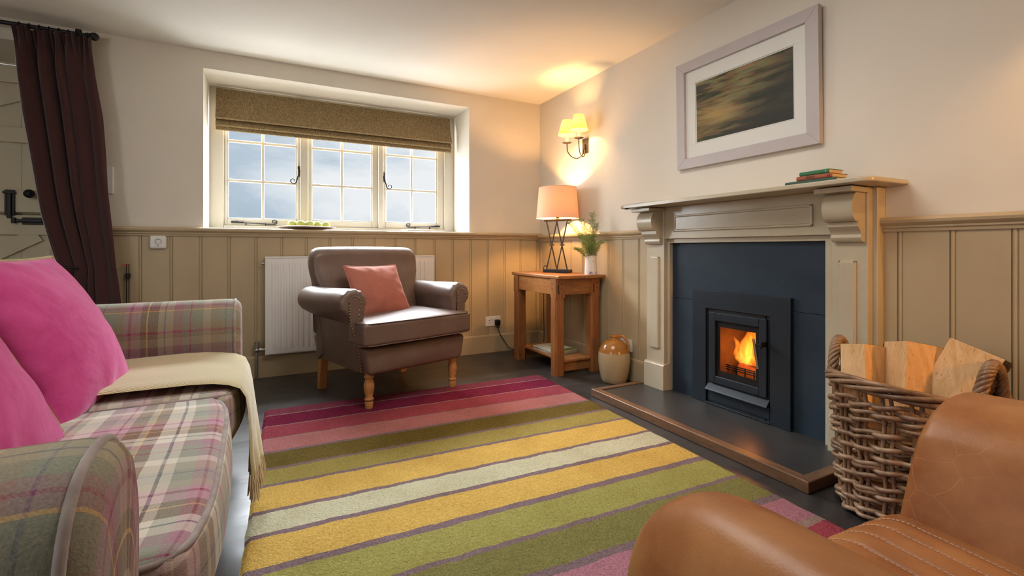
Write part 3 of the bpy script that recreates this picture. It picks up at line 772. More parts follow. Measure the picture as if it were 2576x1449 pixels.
pl = thing('lamp_plug', 'black plug and trailing lead in the socket by the pine table', 'plug', (1.793, YB - .025, .258))
MB().box((0, -.016, 0), (.050, .032, .052), .011, 3).build('plug_body', 'black', pl)
P = cr([(0, -.012, -.022), (.012, -.012, -.07), (.035, -.02, -.125), (.07, -.03, -.18), (.10, -.05, -.225), (.16, -.10, -.251), (.24, -.2, -.253), (.30, -.25, -.250), (.33, -.255, -.15), (.325, -.26, .1), (.325, -.262, .30)], 8)
MB().tube(P, .0032, 8).build('lead', 'black', pl)

# ------------------------------------------------------------------ brown leather armchair
AC = thing('leather_armchair', 'brown leather roll-arm armchair with nailhead trim and turned front legs before the radiator', 'armchair', (.690, 3.082, 0), R(17.5))
def ac_arm(sg):
    nR = 30; rings = []
    def sect(y):
        t = smooth(-.27, .10, y); cx = lerp(.372, .393, t); r = lerp(.078, .080, t); cz = lerp(.606, .594, t)
        return cx, cz, r
    ys = [-.287, -.285, -.279, -.268, -.25, -.22, -.18, -.12, -.05, .03, .10, .18, .24, .28, .292]
    ins = [.028, .016, .007, .002, 0, 0, 0, 0, 0, 0, 0, 0, 0, .006, .03]
    for y, q in zip(ys, ins):
        cx, cz, r = sect(y); r2 = r - q; pl = []
        ob = .338 - q; pl.append((ob - .10 + q, .30)); pl.append((ob - .1 + q, .22 + q)); pl.append((ob, .215 + q)); pl.append((ob + .010, .36)); pl.append((ob + .018, .48))
        for k in range(22):
            a = -62 + 262 * k / 21
            rr = r2 + (.0035 * math.sin(k * 2.6) * smooth(-.20, -.27, y) if y < -.2 else 0)
            pl.append((cx + rr * math.cos(R(a)), cz + rr * math.sin(R(a))))
        ib = cx - r2 + .018
        pl.append((ib, .48)); pl.append((ib + .002, .38))
        rings.append([(sg * p, y, z) for p, z in pl])
    m = MB().loft(rings if sg < 0 else rings, True, True)
    a = m.build('armrest', 'brownleather', AC, angle=45)
    # keyhole facing and its line of nails
    cx, cz, r = sect(-.28); key = []
    top = [(cx + .033 * math.cos(R(k * 15)), .615 + .030 * math.sin(R(k * 15))) for k in range(13)]
    key = [(.338, .225), (.352, .36), (cx + .026, .50)] + top + [(cx - .024, .53), (.318, .44), (.300, .375)]
    f = MB().prism([(sg * p, z) for p, z in key], 'Y', -.293, -.282, .002)
    fo = f.build('arm_facing', 'brownleather', AC)
    path = cr([(sg * p, -.294, z) for p, z in key], 8); n = MB(); acc = 0; last = Vector(path[0]); n.ball(last, .0042, u=8, v=5)
    for q in path[1:]:
        acc += (q - last).length; last = q
        if acc > .0135: n.ball(q, .0042, u=8, v=5); acc = 0
    n.build('nailhead_trim', 'brass', fo)
for sg in (-1, 1): ac_arm(sg)
# front rail
def railfn(p):
    p = p.copy(); t = (p.z + .075) / .15
    p.x *= lerp(.94, 1.02, t); p.y -= .014 * (1 - (p.x / .36) ** 2) * math.sin(PI * max(0, min(1, t))); return p
MB().rbox((0, -.008, .282), (.685, .70, .15), 0.022, railfn, 10).build('seat_base', 'brownleather', AC)
def cushfn(p):
    p = p.copy(); w = lerp(.372, .288, smooth(-.13, -.06, p.y)); p.x *= w / .372
    p.z += (.016 if p.z > 0 else .004) * (1 - (p.x / .38) ** 2) * (1 - min(1, abs(p.y / .32)) ** 2); p.z *= 1 - .10 * smooth(.2, .32, p.y)
    p.y -= .010 * (1 - (p.x / .38) ** 2) * (1 if p.y < -.2 else 0); return p
sc = MB().rbox((0, -.085, .438), (.744, .62, .128), .022, cushfn, 26).build('seat_cushion', 'brownleather', AC)
pp = [(-.355, -.382), (-.2, -.398), (0, -.404), (.2, -.398), (.355, -.382)]
MB().tube(cr([(-.368, -.245, .497)] + [(x, y, .499) for x, y in pp] + [(.368, -.245, .497)], 6), .0035, 6).tube(cr([(-.368, -.245, .378)] + [(x, y, .378) for x, y in pp] + [(.368, -.245, .378)], 6), .0035, 6).build('piping', 'brownleather', sc)
# scrolled back
bp = [(.13, .36), (.145, .50), (.165, .60), (.19, .70), (.210, .775), (.228, .82)] + [(.300 + .078 * math.cos(R(a)), .842 + .075 * math.sin(R(a))) for a in (165, 145, 125, 105, 88, 70, 50, 30, 10, -10, -30, -50)] + [(.335, .74), (.322, .55), (.305, .21), (.28, .20), (.16, .25)]
cxm = (.245, .60); rings = []
for x, q in ((-.384, .40), (-.383, .60), (-.378, .76), (-.366, .88), (-.347, .95), (-.32, .985), (-.28, 1), (-.15, 1), (0, 1), (.15, 1), (.28, 1), (.32, .985), (.347, .95), (.366, .88), (.378, .76), (.383, .60), (.384, .40)):
    rg = []
    for y, z in bp:
        xx = x * (1 - .09 * smooth(.80, .62, z))
        cz = z if z < .45 else .45 + (z - .45) * (q * .26 + .74 if abs(x) > .3 else 1) * 1
        yy = cxm[0] + (y - cxm[0]) * q
        pl = .004 * math.sin(z * 95 + y * 40) * smooth(.33, .37, abs(x)) if z > .7 else 0
        rg.append((xx * .975 - .010, yy - .006 * (1 - (x / .38) ** 2) + pl, cz + .004 * (1 - (x / .38) ** 2)))
    rings.append(rg)
MB().loft(rings).build('backrest', 'brownleather', AC, angle=50)
# legs
lp = [(.020, 0), (.022, .004), (.024, .035), (.019, .040), (.026, .048), (.026, .056), (.019, .062), (.024, .085), (.029, .115), (.029, .135), (.022, .158), (.018, .166), (.027, .172), (.027, .180), (.020, .184), (.020, .196), (.030, .200), (.030, .222)]
for x in (-.292, .292): MB().lathe(lp, (x, -.297, .0145), 20).build('leg', 'legwood', AC)
for x in (-.30, .30):
    s = 1 if x > 0 else -1
    MB().prism([(.265, .235), (.315, .235), (.335, 0), (.295, 0)], 'X', x - .024, x + .024, .004).build('leg', 'legwood', AC)

# ------------------------------------------------------------------ square cushion maker
def pillow(name, label, pipe, m, w, h, T, mtx, pin=.05, seed=1, pipemat=None, group=None, cat='cushion', sharp=2.2):
    nu = nv = 40
    def pt(u, v, sgn):
        a, b = 2 * u - 1, 2 * v - 1
        x = a * w / 2 * (1 - pin * (1 - b * b)) ; y = b * h / 2 * (1 - pin * (1 - a * a))
        f = max(0, (1 - abs(a) ** sharp)) ** .62 * max(0, (1 - abs(b) ** sharp)) ** .62
        edge = max(abs(a), abs(b))
        wr = .0025 * math.sin(11 * math.atan2(b, a) + 3 * fnoise((a * 2, b * 2, seed))) * smooth(.45, .9, edge) * (1 - smooth(.96, 1, edge))
        wr += .006 * fnoise((a * 1.7 + seed, b * 1.7, sgn)) * (1 - edge ** 4)
        return (x, y, sgn * (f * T / 2 + wr * (1 if edge < .995 else 0)))
    mb = MB(); mb.grid(lambda u, v: pt(u, v, 1), nu, nv, (w, h)); mb.grid(lambda u, v: pt(1 - u, v, -1), nu, nv, (w, h))
    o = mb.build(name, m, weld=True, angle=75); o.matrix_world = mtx; tag(o, label, cat, group)
    E = [pt(k / 30, 0, 0) for k in range(30)] + [pt(1, k / 30, 0) for k in range(30)] + [pt(1 - k / 30, 1, 0) for k in range(30)] + [pt(0, 1 - k / 30, 0) for k in range(30)]
    MB().tube(E, pipe, 8, closed=True).build('piping', pipemat or m, o)
    return o
def frame_mtx(bl, br, tl):
    bl, br, tl = Vector(bl), Vector(br), Vector(tl)
    ex = (br - bl).normalized(); ey = (tl - bl); ey = (ey - ex * ey.dot(ex)).normalized(); ez = ex.cross(ey)
    c = bl + (br - bl) / 2 + (tl - bl) / 2
    return Matrix(((ex.x, ey.x, ez.x, c.x), (ex.y, ey.y, ez.y, c.y), (ex.z, ey.z, ez.z, c.z), (0, 0, 0, 1)))
ACM = Matrix.Translation((.690, 3.082, 0)) @ Matrix.Rotation(R(17.5), 4, 'Z')
fm = frame_mtx((-.195, -.085, .520), (.155, -.025, .490), (-.265, .075, .80))
fm = ACM @ frame_mtx((-.215, -.085, .495), (.135, -.065, .492), (-.26, .090, .79))
pillow('scatter_cushion', 'dusky rose square cushion propped on the brown leather armchair', .004, 'rosevelvet', .385, .365, .13, fm, .05, 5)

# ------------------------------------------------------------------ pine side table
TB = thing('side_table', 'worn pine side table with lower shelf in the corner, holding the lamp', 'table', (2.0, 3.14, 0))
def tb(n, m, x0, x1, y0, y1, z0, z1, bev=.004): return MB().bb(x0 - 2.0, x1 - 2.0, y0 - 3.14, y1 - 3.14, z0, z1, bev).build(n, m, TB)
tb('table_top', 'pineY', 1.805, 2.222, 2.782, 3.50, .690, .715, .006)
for x in (1.845, 2.155):
    for y in (2.855, 3.425):
        m = MB(); c = .012; h = .039
        pts = [(-h + c, -h), (h - c, -h), (h, -h + c), (h, h - c), (h - c, h), (-h + c, h), (-h, h - c), (-h, -h + c)]
        m.prism([(x - 2 + p, y - 3.14 + q) for p, q in pts], 'Z', 0, .56)
        m.bb(x - 2 - h, x - 2 + h, y - 3.14 - h, y - 3.14 + h, .555, .690, .004)
        lg = m.build('leg', 'pineZ', TB, angle=30)
        for zz in (.62, .655):
            if x < 2: MB().tube([(x - 2 - h - .0008, y - 3.14 + .012, zz), (x - 2 - h + .004, y - 3.14 + .012, zz)], .0055, 8).build('dowel_peg', 'peg', lg)
            if y < 3: MB().tube([(x - 2 + .012, y - 3.14 - h - .0008, zz), (x - 2 + .012, y - 3.14 - h + .004, zz)], .0055, 8).build('dowel_peg', 'peg', lg)
        if y < 3: MB().bb(x - 2 - .024, x - 2 - .012, y - 3.14 - h - .0006, y - 3.14 - h + .004, .585, .65).build('tenon_end', 'peg', lg)
tb('apron', 'pineY', 1.815, 1.835, 2.89, 3.39, .575, .690); tb('apron', 'pineY', 2.165, 2.185, 2.89, 3.39, .575, .690)
tb('apron', 'pineX', 1.88, 2.12, 2.823, 2.843, .575, .690); tb('apron', 'pineX', 1.88, 2.12, 3.437, 3.457, .575, .690)
tb('stretcher', 'pineX', 1.88, 2.12, 2.838, 2.862, .022, .086); tb('stretcher', 'pineX', 1.88, 2.12, 3.418, 3.442, .022, .086)
tb('lower_shelf', 'pineY', 1.872, 2.128, 2.826, 3.454, .088, .108, .006)

# magazines
for k, (dz, rz, th, lab) in enumerate(((0, 4, .010, 'plain-edged magazine at the bottom of the stack on the table shelf'), (.0105, 1, .007, 'middle magazine in the stack on the table shelf'), (.018, 6, .009, 'magazine with a green garden cover, topmost on the table shelf'))):
    g = thing('magazine', lab, 'magazine', (2.0, 3.135, .1085 + dz), R(rz), 'magazines on the table shelf')
    MB().bb(-.105, .105, -.145, .145, .0005, th - .001).build('pages', 'whitepage', g)
    c = MB(); q = [(-.106, -.147, th), (.106, -.147, th), (.106, .147, th), (-.106, .147, th)]
    c.face([c.bm.verts.new(p) for p in q], [(0, 1 - 1), (1, 0), (1, 1), (0, 1)][::1]); c.bb(-.106, .106, -.147, .147, 0, .0006)
    c.build('cover', 'mag', g)

# ------------------------------------------------------------------ table lamp
LP = thing('table_lamp', 'lit table lamp with crossed iron rods and a cream drum shade on the pine table', 'lamp', (2.062, 3.19, .7155), R(-60))
MB().bb(-.11, .11, -.045, .045, 0, .026, .003).build('base', 'stove', LP)
MB().bb(-.118, .118, -.012, .012, .412, .428, .002).build('top_bar', 'bronze', LP)
for x in (-.052, .040):
    for a, b in ((-.042, .040), (.040, -.042)):
        MB().tube([(x + a, a * .25, .026), (x + b * 1.05, -a * .2, .414)], .0055, 8).build('rod', 'bronze', LP)
    MB().lathe([(.006, -.006), (.019, -.005), (.021, 0), (.019, .005), (.006, .006)], (x, 0, .222), 16).build('collar', 'bronze', LP)
MB().lathe([(.006, .428), (.016, .431), (.010, .436), (.016, .446), (.013, .455), (.012, .50), (.004, .505)], (0, 0, 0), 16).build('lamp_holder', 'brass', LP)
MB().lathe([(.011, .502), (.018, .515), (.028, .545), (.029, .56), (.022, .583), (.004, .592)], (0, 0, 0), 16).build('bulb', 'bulb', LP)
sh = MB(); sh.lathe([(.170, .434), (.1490, .682)], seg=48, cap=False); sho = sh.build('lamp_shade', 'shade', LP, angle=80)
MB().tube([(.1700 * math.cos(a), .1700 * math.sin(a), .435) for a in [2 * PI * k / 48 for k in range(48)]], .002, 6, closed=True).build('shade_rim', 'shade', sho)
MB().tube([(.1490 * math.cos(a), .1490 * math.sin(a), .681) for a in [2 * PI * k / 48 for k in range(48)]], .002, 6, closed=True).build('shade_rim', 'shade', sho)
fr = MB(); fr.tube([(-.149, 0, .66), (0, 0, .655), (.149, 0, .66)], .0015, 5); fr.tube([(0, -.149, .66), (0, 0, .655), (0, .149, .66)], .0015, 5); fr.tube([(0, 0, .60), (0, 0, .655)], .002, 5); fr.build('shade_carrier', 'brass', sho)
MB().tube(cr([(-.11, .01, .010), (-.135, .02, .012), (-.142, .03, .04), (-.125, .035, .052), (-.118, .05, .02), (-.10, .10, .004), (.0, .135, .004)], 6), .003, 6).build('cord', 'black', LP)

# ------------------------------------------------------------------ enamel jug with greenery
VS = thing('flower_jug', 'small white enamel jug with a purple floral pattern on the pine table', 'jug', (2.118, 2.825, .7155))
m = MB(); m.lathe([(.0, .0), (.046, .0), (.0475, .004), (.040, .12), (.041, .142), (.039, .1425), (.037, .12), (.043, .01), (0, .008)], seg=32, cap=False)
for v in m.bm.verts:
    if v.co.z > .13: # pouring lip
        a = math.atan2(v.co.y, v.co.x); k = max(0, math.cos(a - R(200))) ** 8; v.co.x *= 1 + .22 * k; v.co.y *= 1 + .22 * k; v.co.z += .004 * math.sin(3 * a)
m.build('jug_body', 'vase', VS, angle=60)
MB().tube(cr([(.022, .032, .125), (.036, .058, .130), (.042, .066, .09), (.034, .052, .04), (.024, .038, .03)], 6), .0042, 8).build('jug_handle', 'vase', VS)
MB().tube([(.041 * math.cos(a), .041 * math.sin(a), .142) for a in [2 * PI * k / 32 for k in range(32)]], .0018, 6, closed=True).build('jug_rim', mat('purple_rim', (.20, .14, .22), .3), VS)
FN = thing('fern_sprigs', 'feathery green asparagus fern sprigs standing in the white jug', 'plant', (2.118, 2.825, .76))
# view-independent fan of sprigs; directions mixed around the jug
sprigs = [((-.75, .40), .37, .16), ((-.45, .15), .36, .07), ((.35, -.45), .33, .06), ((.9, -.5), .22, .13), ((-.9, .1), .17, .13), ((.1, -.1), .40, .02), ((-.2, .6), .27, .10), ((.5, .3), .25, .05)]
for (dx, dy), hh, out in sprigs:
    n = math.hypot(dx, dy); dx /= n; dy /= n; dirx, diry = dx, dy
    # keep clear of the wall behind
    pts = []
    for k in range(9):
        t = k / 8; o_ = out * (t ** 1.5); pts.append(Vector((dirx * o_ * (.45 if dirx > .3 else 1) , diry * o_, .02 + hh * t - .05 * t * t * (out / .15))))
    stem = MB().tube(pts, [.0016 * (1 - .7 * k / 8) for k in range(9)], 5).build('stem', 'stem', FN)
    lf = MB()
    for k in range(260):
        t = random.uniform(.30, 1.0); i = min(7, int(t * 8)); base = pts[i].lerp(pts[i + 1], t * 8 - i)
        a = random.uniform(0, 2 * PI); le = random.uniform(.018, .055) * (1.25 - .6 * t)
        d = Vector((math.cos(a), math.sin(a), random.uniform(.1, .9))).normalized()
        tip = base + d * le
        for q in range(4):
            s = base.lerp(tip, random.uniform(.25, 1)); dd = (d + Vector((random.uniform(-1, 1), random.uniform(-1, 1), random.uniform(-.6, .8))) * .8).normalized() * random.uniform(.008, .018)
            w = dd.cross(Vector((random.random(), random.random(), random.random()))).normalized() * .0011
            lf.face([lf.bm.verts.new(p) for p in (s - w, s + w, s + dd)])
        w = d.orthogonal().normalized() * .0005
        lf.face([lf.bm.verts.new(p) for p in (base - w, base + w, tip)])
    lf.build('foliage', 'fern', stem, recalc=False)

# ------------------------------------------------------------------ stoneware flagon
JG = thing('stoneware_flagon', 'two-tone stoneware flagon, honey-brown over cream, on the floor by the hearth', 'jug', (2.100, 2.54, 0))
MB().lathe([(0, .003), (.072, .0), (.082, .004), (.092, .035), (.103, .09), (.108, .14), (.107, .19), (.099, .225), (.082, .256), (.060, .277), (.038, .287), (.030, .291), (.027, .297), (.031, .302), (.033, .310), (.030, .317), (.024, .318), (.021, .312), (.020, .29), (0, .285)], seg=40, cap=False).build('flagon_body', 'jug', JG, angle=60)
hd = (.60, -.42); n = math.hypot(*hd); hx, hy = hd[0] / n, hd[1] / n; hx, hy = .45, -.89
MB().tube(cr([(hx * q, hy * q, z) for q, z in ((.028, .290), (.040, .312), (.062, .315), (.085, .298), (.101, .262), (.104, .222))], 6), [.011] * 3 + [.0105] * 25 + [.011] * 3, 10).build('flagon_handle', 'jug', JG)

# ------------------------------------------------------------------ chimneypiece
MP = thing('mantelpiece', 'olive-cream painted wooden mantelpiece with scroll corbels around the stove', 'mantelpiece', (XR, 1.66, 0))
def mp(n, x0, x1, y0, y1, z0, z1, bev=.003, m='mantel', par=None): return MB().bb(x0 - XR, x1 - XR, y0 - 1.66, y1 - 1.66, z0, z1, bev).build(n, m, par or MP)
# shelf with rounded front corners
sp = [(XR, .935), (2.09, .935)] + [(2.035 + .058 * math.cos(R(a)), .998 + .063 * math.sin(R(a))) for a in range(-75, -181, -15)] + [(1.977, 2.305)] + [(2.035 + .058 * math.cos(R(a)), 2.302 + .063 * math.sin(R(a))) for a in range(180, 74, -15)] + [(2.09, 2.365), (XR, 2.365)]
MB().prism([(x - XR, y - 1.66) for x, y in sp], 'Z', 1.159, 1.180, .006).build('mantel_shelf', 'mantel', MP, angle=50)
m = MB(); m.bb(2.188 - XR, -.001, 1.012 - 1.66, 1.215 - 1.66, 0, 1.159, .003); m.bb(2.188 - XR, -.001, 2.125 - 1.66, 2.303 - 1.66, 0, 1.159, .003); m.bb(2.188 - XR, -.001, 1.21 - 1.66, 2.13 - 1.66, .941, 1.159, .003)
m.build('backing_board', 'mantel', MP)
mp('frieze', 2.165, 2.19, 1.165, 2.142, .967, 1.159)
fr = MP
def raised(n, x, y0, y1, z0, z1, t=.012, par=None):
    m = MB(); w = .012
    for a0, a1, c0, c1 in ((y0, y1, z0, z0 + w), (y0, y1, z1 - w, z1), (y0, y0 + w, z0, z1), (y1 - w, y1, z0, z1)):
        m.bb(x - t - XR, x - XR + .002, a0 - 1.66, a1 - 1.66, c0, c1, .004)
    if n == 'frieze_panel': m.bb(x - .006 - XR, x - XR + .002, y0 + w - 1.66, y1 - w - 1.66, z0 + w, z1 - w, .002)
    else: m.bb(x - t - .002 - XR, x - XR + .002, y0 + .006 - 1.66, y1 - .006 - 1.66, z0 + .006, z1 - .006, .004)
    return m.build(n, 'mantel', par or MP)
raised('frieze_panel', 2.165, 1.252, 2.062, 1.008, 1.106, .010)
for (a, b, pa, pb) in ((1.031, 1.170, 1.072, 1.140), (2.137, 2.286, 2.175, 2.252)):
    p = mp('pilaster', 2.155, 2.192, a, b, .04, 1.159)
    raised('pilaster_panel', 2.155, pa, pb, .285, .858, .010, p)
    q = MB().prism([(2.136 - XR, 0), (2.136 - XR, .185), (2.146 - XR, .198), (2.192 - XR, .200), (2.192 - XR, 0)], 'Y', a - .012 - 1.66, b + .006 - 1.66, .002)
    q.build('plinth', 'mantel', p)
    # scroll corbel: side profile in x,z
    xb = 2.156; pr = [(xb, .934), (2.137, .934), (2.129, .942), (2.124, .953), (2.127, .965), (2.124, .972), (2.114, .985), (2.106, .992), (2.104, .997), (2.100, .997), (2.100, 1.015), (2.106, 1.015)]
    pr += [(2.104 + -.046 * math.cos(R(t)), 1.074 + .062 * math.sin(R(t))) for t in range(-65, 66, 10)] + [(2.088, 1.134), (xb, 1.134)]
    c = MB().prism([(x - XR, z) for x, z in pr], 'Y', a + .010 - 1.66, b - .012 - 1.66, .0015)
    c.build('corbel', 'mantel', MP, angle=28)
    mp('corbel_cap', 2.030, 2.160, a - .004, b + .004, 1.134, 1.156)

SP = thing('slate_surround', 'dark blue slate panel filling the mantelpiece around the stove', 'fireplace panel', (2.215, 1.665, 0))
for (z0, z1) in ((.035, .6065), (.6085, .945)):
    for (a, b) in ((1.205, 1.44), (1.883, 2.130)) if z1 < .7 else ((1.205, 2.130),):
        MB().bb(0, .025, a - 1.665, b - 1.665, z0, z1, .001).build('slate_slab', 'slate', SP)

HT = thing('hearth', 'raised slate hearth with a worn oak edging in front of the stove', 'hearth', (2.0, 1.695, 0))
MB().bb(1.800 - 2, 2.215 - 2, 1.075 - 1.695, 2.320 - 1.695, .001, .0405, .002).build('hearth_slab', 'slate2', HT)
def edge(n, pts, m): return MB().prism(pts, 'Z', .0, .047, .005).build(n, m, HT)
def hp(*p): return [(x - 2, y - 1.695) for x, y in p]
edge('oak_edging', hp((1.765, 1.038), (1.765, 2.352), (1.812, 2.308), (1.812, 1.083)), 'oakY')
edge('oak_edging', hp((1.765, 1.038), (1.812, 1.083), (2.130, 1.083), (2.130, 1.038)), 'oakX')
edge('oak_edging', hp((1.765, 2.352), (1.812, 2.308), (2.140, 2.308), (2.140, 2.352)), 'oakX')

# stove
ST = thing('inset_stove', 'dark blue-black steel inset wood stove with a lit glass door', 'stove', (2.19, 1.66, .041))
def sv(n, x0, x1, y0, y1, z0, z1, m='stove', bev=.002, par=None): return MB().bb(x0 - 2.19, x1 - 2.19, y0 - 1.66, y1 - 1.66, z0 - .041, z1 - .041, bev).build(n, m, par or ST)
m = MB()
m.prism([(y - 1.66, z - .041) for y, z in ((1.372, .042), (1.372, .671), (1.951, .671), (1.951, .042), (1.857, .042), (1.857, .574), (1.474, .574), (1.474, .042))], 'X', 0, .024, .0012)
m.build('stove_frame', 'stove', ST)
m = MB()   # dark gap around the door, then the firebox
for a, b, z0, z1 in ((1.474, 1.505, .042, .575), (1.826, 1.857, .042, .575), (1.5, 1.83, .535, .575), (1.5, 1.83, .042, .205)): m.bb(.012, .05, a - 1.66, b - 1.66, z0 - .041, z1 - .041)
m.build('stove_body', 'stove2', ST)
fbx = MB(); x0, x1, a, b, z0, z1 = 2.235, 2.49, 1.50, 1.83, .19, .545
for q in ([(x1, a, z0), (x1, b, z0), (x1, b, z1), (x1, a, z1)], [(x0, a, z0), (x1, a, z0), (x1, a, z1), (x0, a, z1)], [(x0, b, z0), (x1, b, z0), (x1, b, z1), (x0, b, z1)], [(x0, a, z0), (x1, a, z0), (x1, b, z0), (x0, b, z0)], [(x0, a, z1), (x1, a, z1), (x1, b, z1), (x0, b, z1)]):
    quad(fbx, *[(p[0] - 2.19, p[1] - 1.66, p[2] - .041) for p in q])
fbx.build('firebox', 'firebrick', ST)
DR = MB()
for a, b, z0, z1 in ((1.492, 1.533, .165, .556), (1.794, 1.836, .165, .556), (1.533, 1.794, .510, .556), (1.533, 1.794, .165, .206)): DR.bb(-.002, .020, a - 1.66, b - 1.66, z0 - .041, z1 - .041, .004)
door_s = DR.build('stove_door', 'stove', ST)
g = MB(); quad(g, *[(.010, y - 1.66, z - .041) for y, z in ((1.53, .203), (1.797, .203), (1.797, .513), (1.53, .513))]); g.build('door_glass', 'stoveglass', door_s)
g = MB()
for a, b, z0, z1 in ((1.53, 1.558, .203, .513), (1.769, 1.797, .203, .513), (1.558, 1.769, .478, .513), (1.558, 1.769, .203, .238)): g.bb(.0108, .0118, a - 1.66, b - 1.66, z0 - .041, z1 - .041)
g.build('blackened_border', 'stove2', door_s)
h = MB(); h.tube([(-.045, 1.531 - 1.66, .458 - .041), (-.045, 1.508 - 1.66, .318 - .041)], .006, 10)
for k in range(6): h.tube([(-.045, 1.514 - 1.66 - .0013 * k, .352 - .041 - .007 * k), (-.045, 1.5136 - 1.66 - .0013 * k, .349 - .041 - .007 * k)], .0072, 10)
hd = h.build('door_handle', 'chrome', door_s)
h = MB(); h.bb(-.046, -.030, 1.490 - 1.66, 1.522 - 1.66, .428 - .041, .436 - .041, .002); h.bb(-.046, -.002, 1.488 - 1.66, 1.497 - 1.66, .420 - .041, .446 - .041, .003); h.bb(-.046, -.030, 1.494 - 1.66, 1.522 - 1.66, .412 - .041, .419 - .041, .002)
h.build('handle_bracket', 'black', door_s)
MB().prism([(-.016, .122 - .041), (-.014, .130 - .041), (.012, .158 - .041), (.016, .150 - .041), (.010, .118 - .041)], 'Y', 1.482 - 1.66, 1.848 - 1.66, .001).build('air_control_lip', 'stove', ST)
sv('ash_door', 2.198, 2.21, 1.482, 1.848, .060, .118); sv('sill_strip', 2.186, 2.21, 1.474, 1.857, .042, .050)
gr = MB()
for z in (.240, .252, .262): gr.tube([(.075, 1.545 - 1.66, z - .041), (.075, 1.785 - 1.66, z - .041)], .003, 8)
for k in range(5): gr.tube([(.075, 1.56 - 1.66 + k * .0525, .20 - .041), (.075, 1.56 - 1.66 + k * .0525, .266 - .041)], .003, 8)
gr.build('log_guard', 'stove2', ST)
FL = thing('burning_logs', 'charred glowing logs burning in the stove', 'logs', (2.34, 1.655, .19))
for k, (a, b, r) in enumerate((((-.02, -.12, .035), (.02, .10, .045), .034), ((.05, -.09, .035), (.04, .12, .035), .038), ((.0, -.05, .095), (.05, .09, .085), .03))):
    a, b = Vector(a), Vector(b); m = MB(); n = 9
    m.tube([a.lerp(b, i / n) for i in range(n + 1)], [r * (.92 + .14 * random.random()) for i in range(n + 1)], 9); m.build('log', 'char', FL)
fl = MB()
for (cx, cy, r, hh, lean) in ((0, .02, .088, .245, -.015), (.02, -.05, .065, .215, .015), (-.01, .075, .035, .14, .015), (.0, -.075, .03, .09, -.01)):
    rings = []
    for i in range(13):
        t = i / 12; rr = r * (math.sin(PI * (t * .86 + .10)) ** .8) * (1 - .45 * t) + .001
        rings.append([(cx + rr * .8 * math.cos(a) + .01 * math.sin(t * 5), cy + rr * math.sin(a) * (1 + .15 * math.sin(3 * a + t * 5)) + lean * t * 2 + .012 * math.sin(t * 7), .07 + t * hh) for a in [2 * PI * k / 16 for k in range(16)]])
    fl.loft(rings)
f = fl.build('fire', 'fire', loc=(2.33, 1.655, .205)); tag(f, 'orange and yellow flames behind the stove glass', 'fire')

# books on the mantel
def book(name, label, loc, rz, Lg, D, Hh, m, text=None, group='old books on the mantel'):
    b = thing(name, label, 'book', loc, R(rz), group)       # spine faces -X, length along Y
    c = MB(); t = .0022
    c.bb(0, D, -Lg / 2, Lg / 2, 0, t, .0008); c.bb(0, D, -Lg / 2, Lg / 2, Hh - t, Hh, .0008)
    c.prism([(t, 0), (-.001, .001), (-.004, Hh * .3), (-.004, Hh * .7), (-.001, Hh - .001), (t, Hh)], 'Y', -Lg / 2, Lg / 2)
    co = c.build('cover', m, b); MB().bb(.0025, D - .004, -Lg / 2 + .003, Lg / 2 - .003, t, Hh - t).build('pages', 'page', b)
    if text:
        body, sz, y, mm = text
        cu = bpy.data.curves.new('title', 'FONT'); cu.body = body; cu.size = sz; cu.extrude = .0002; cu.align_x = 'CENTER'; cu.align_y = 'CENTER'
        o = bpy.data.objects.new('title_src', cu); COL.objects.link(o); dg = bpy.context.evaluated_depsgraph_get()
        me = bpy.data.meshes.new_from_object(o.evaluated_get(dg)); bpy.data.objects.remove(o)
        me.materials.clear(); me.materials.append(M[mm]); to = bpy.data.objects.new('title', me); COL.objects.link(to); to.parent = b
        # text plane: x -> -Y, y -> Z, normal -> -X
        to.matrix_local = Matrix(((0, 0, -1, -.0046), (-1, 0, 0, y), (0, 1, 0, Hh / 2), (0, 0, 0, 1)))
    return b
book('book', 'dark green clothbound book, lowest of the stack on the mantel', (2.06, 1.206, 1.1805), 0, .214, .155, .021, 'bookteal')
bk = book('book', 'red-brown book with BIRDS on its spine, in the middle of the mantel stack', (2.062, 1.190, 1.2020), 0, .146, .115, .019, 'bookred', ('BIRDS', .0145, .012, 'ink'))
MB().bb(-.0046, -.003, -.066, -.063, .004, .015).bb(-.0046, -.003, -.057, -.055, .004, .015).build('spine_mark', 'ink', bk)
bk = book('book', 'bright green book, topmost of the stack on the mantel', (2.066, 1.192, 1.2215), -3, .124, .098, .018, 'bookgreen')
MB().bb(-.0046, -.003, -.052, -.050, .004, .014).build('spine_mark', 'gold', bk)

# picture
PC = thing('framed_picture', 'framed dusk seascape print with wide white mount and pale lilac frame above the mantel', 'picture', (XR - .002, 1.672, 1.70)); PC.rotation_euler = (0, R(-1.2), 0)
fo = MB(); yo, zo, yi, zi = .418, .315, .358, .255; x0, x1 = -.036, -.006
def fbar(pts): fo.prism(pts, 'X', x0, x1, .002)
fbar([(-yo, -zo), (yo, -zo), (yi, -zi), (-yi, -zi)]); fbar([(-yo, zo), (-yi, zi), (yi, zi), (yo, zo)]); fbar([(-yo, -zo), (-yi, -zi), (-yi, zi), (-yo, zo)]); fbar([(yo, -zo), (yo, zo), (yi, zi), (yi, -zi)])
fo.build('frame', 'frame', PC, angle=30)
m = MB()
for a, b, c, d in ((-yi, yi, -zi, -.178), (-yi, yi, .180, zi), (-yi, -.297, -.178, .180), (.290, yi, -.178, .180)): m.bb(-.020, -.016, a, b, c, d, .0008)
m.build('mount', 'mount', PC)
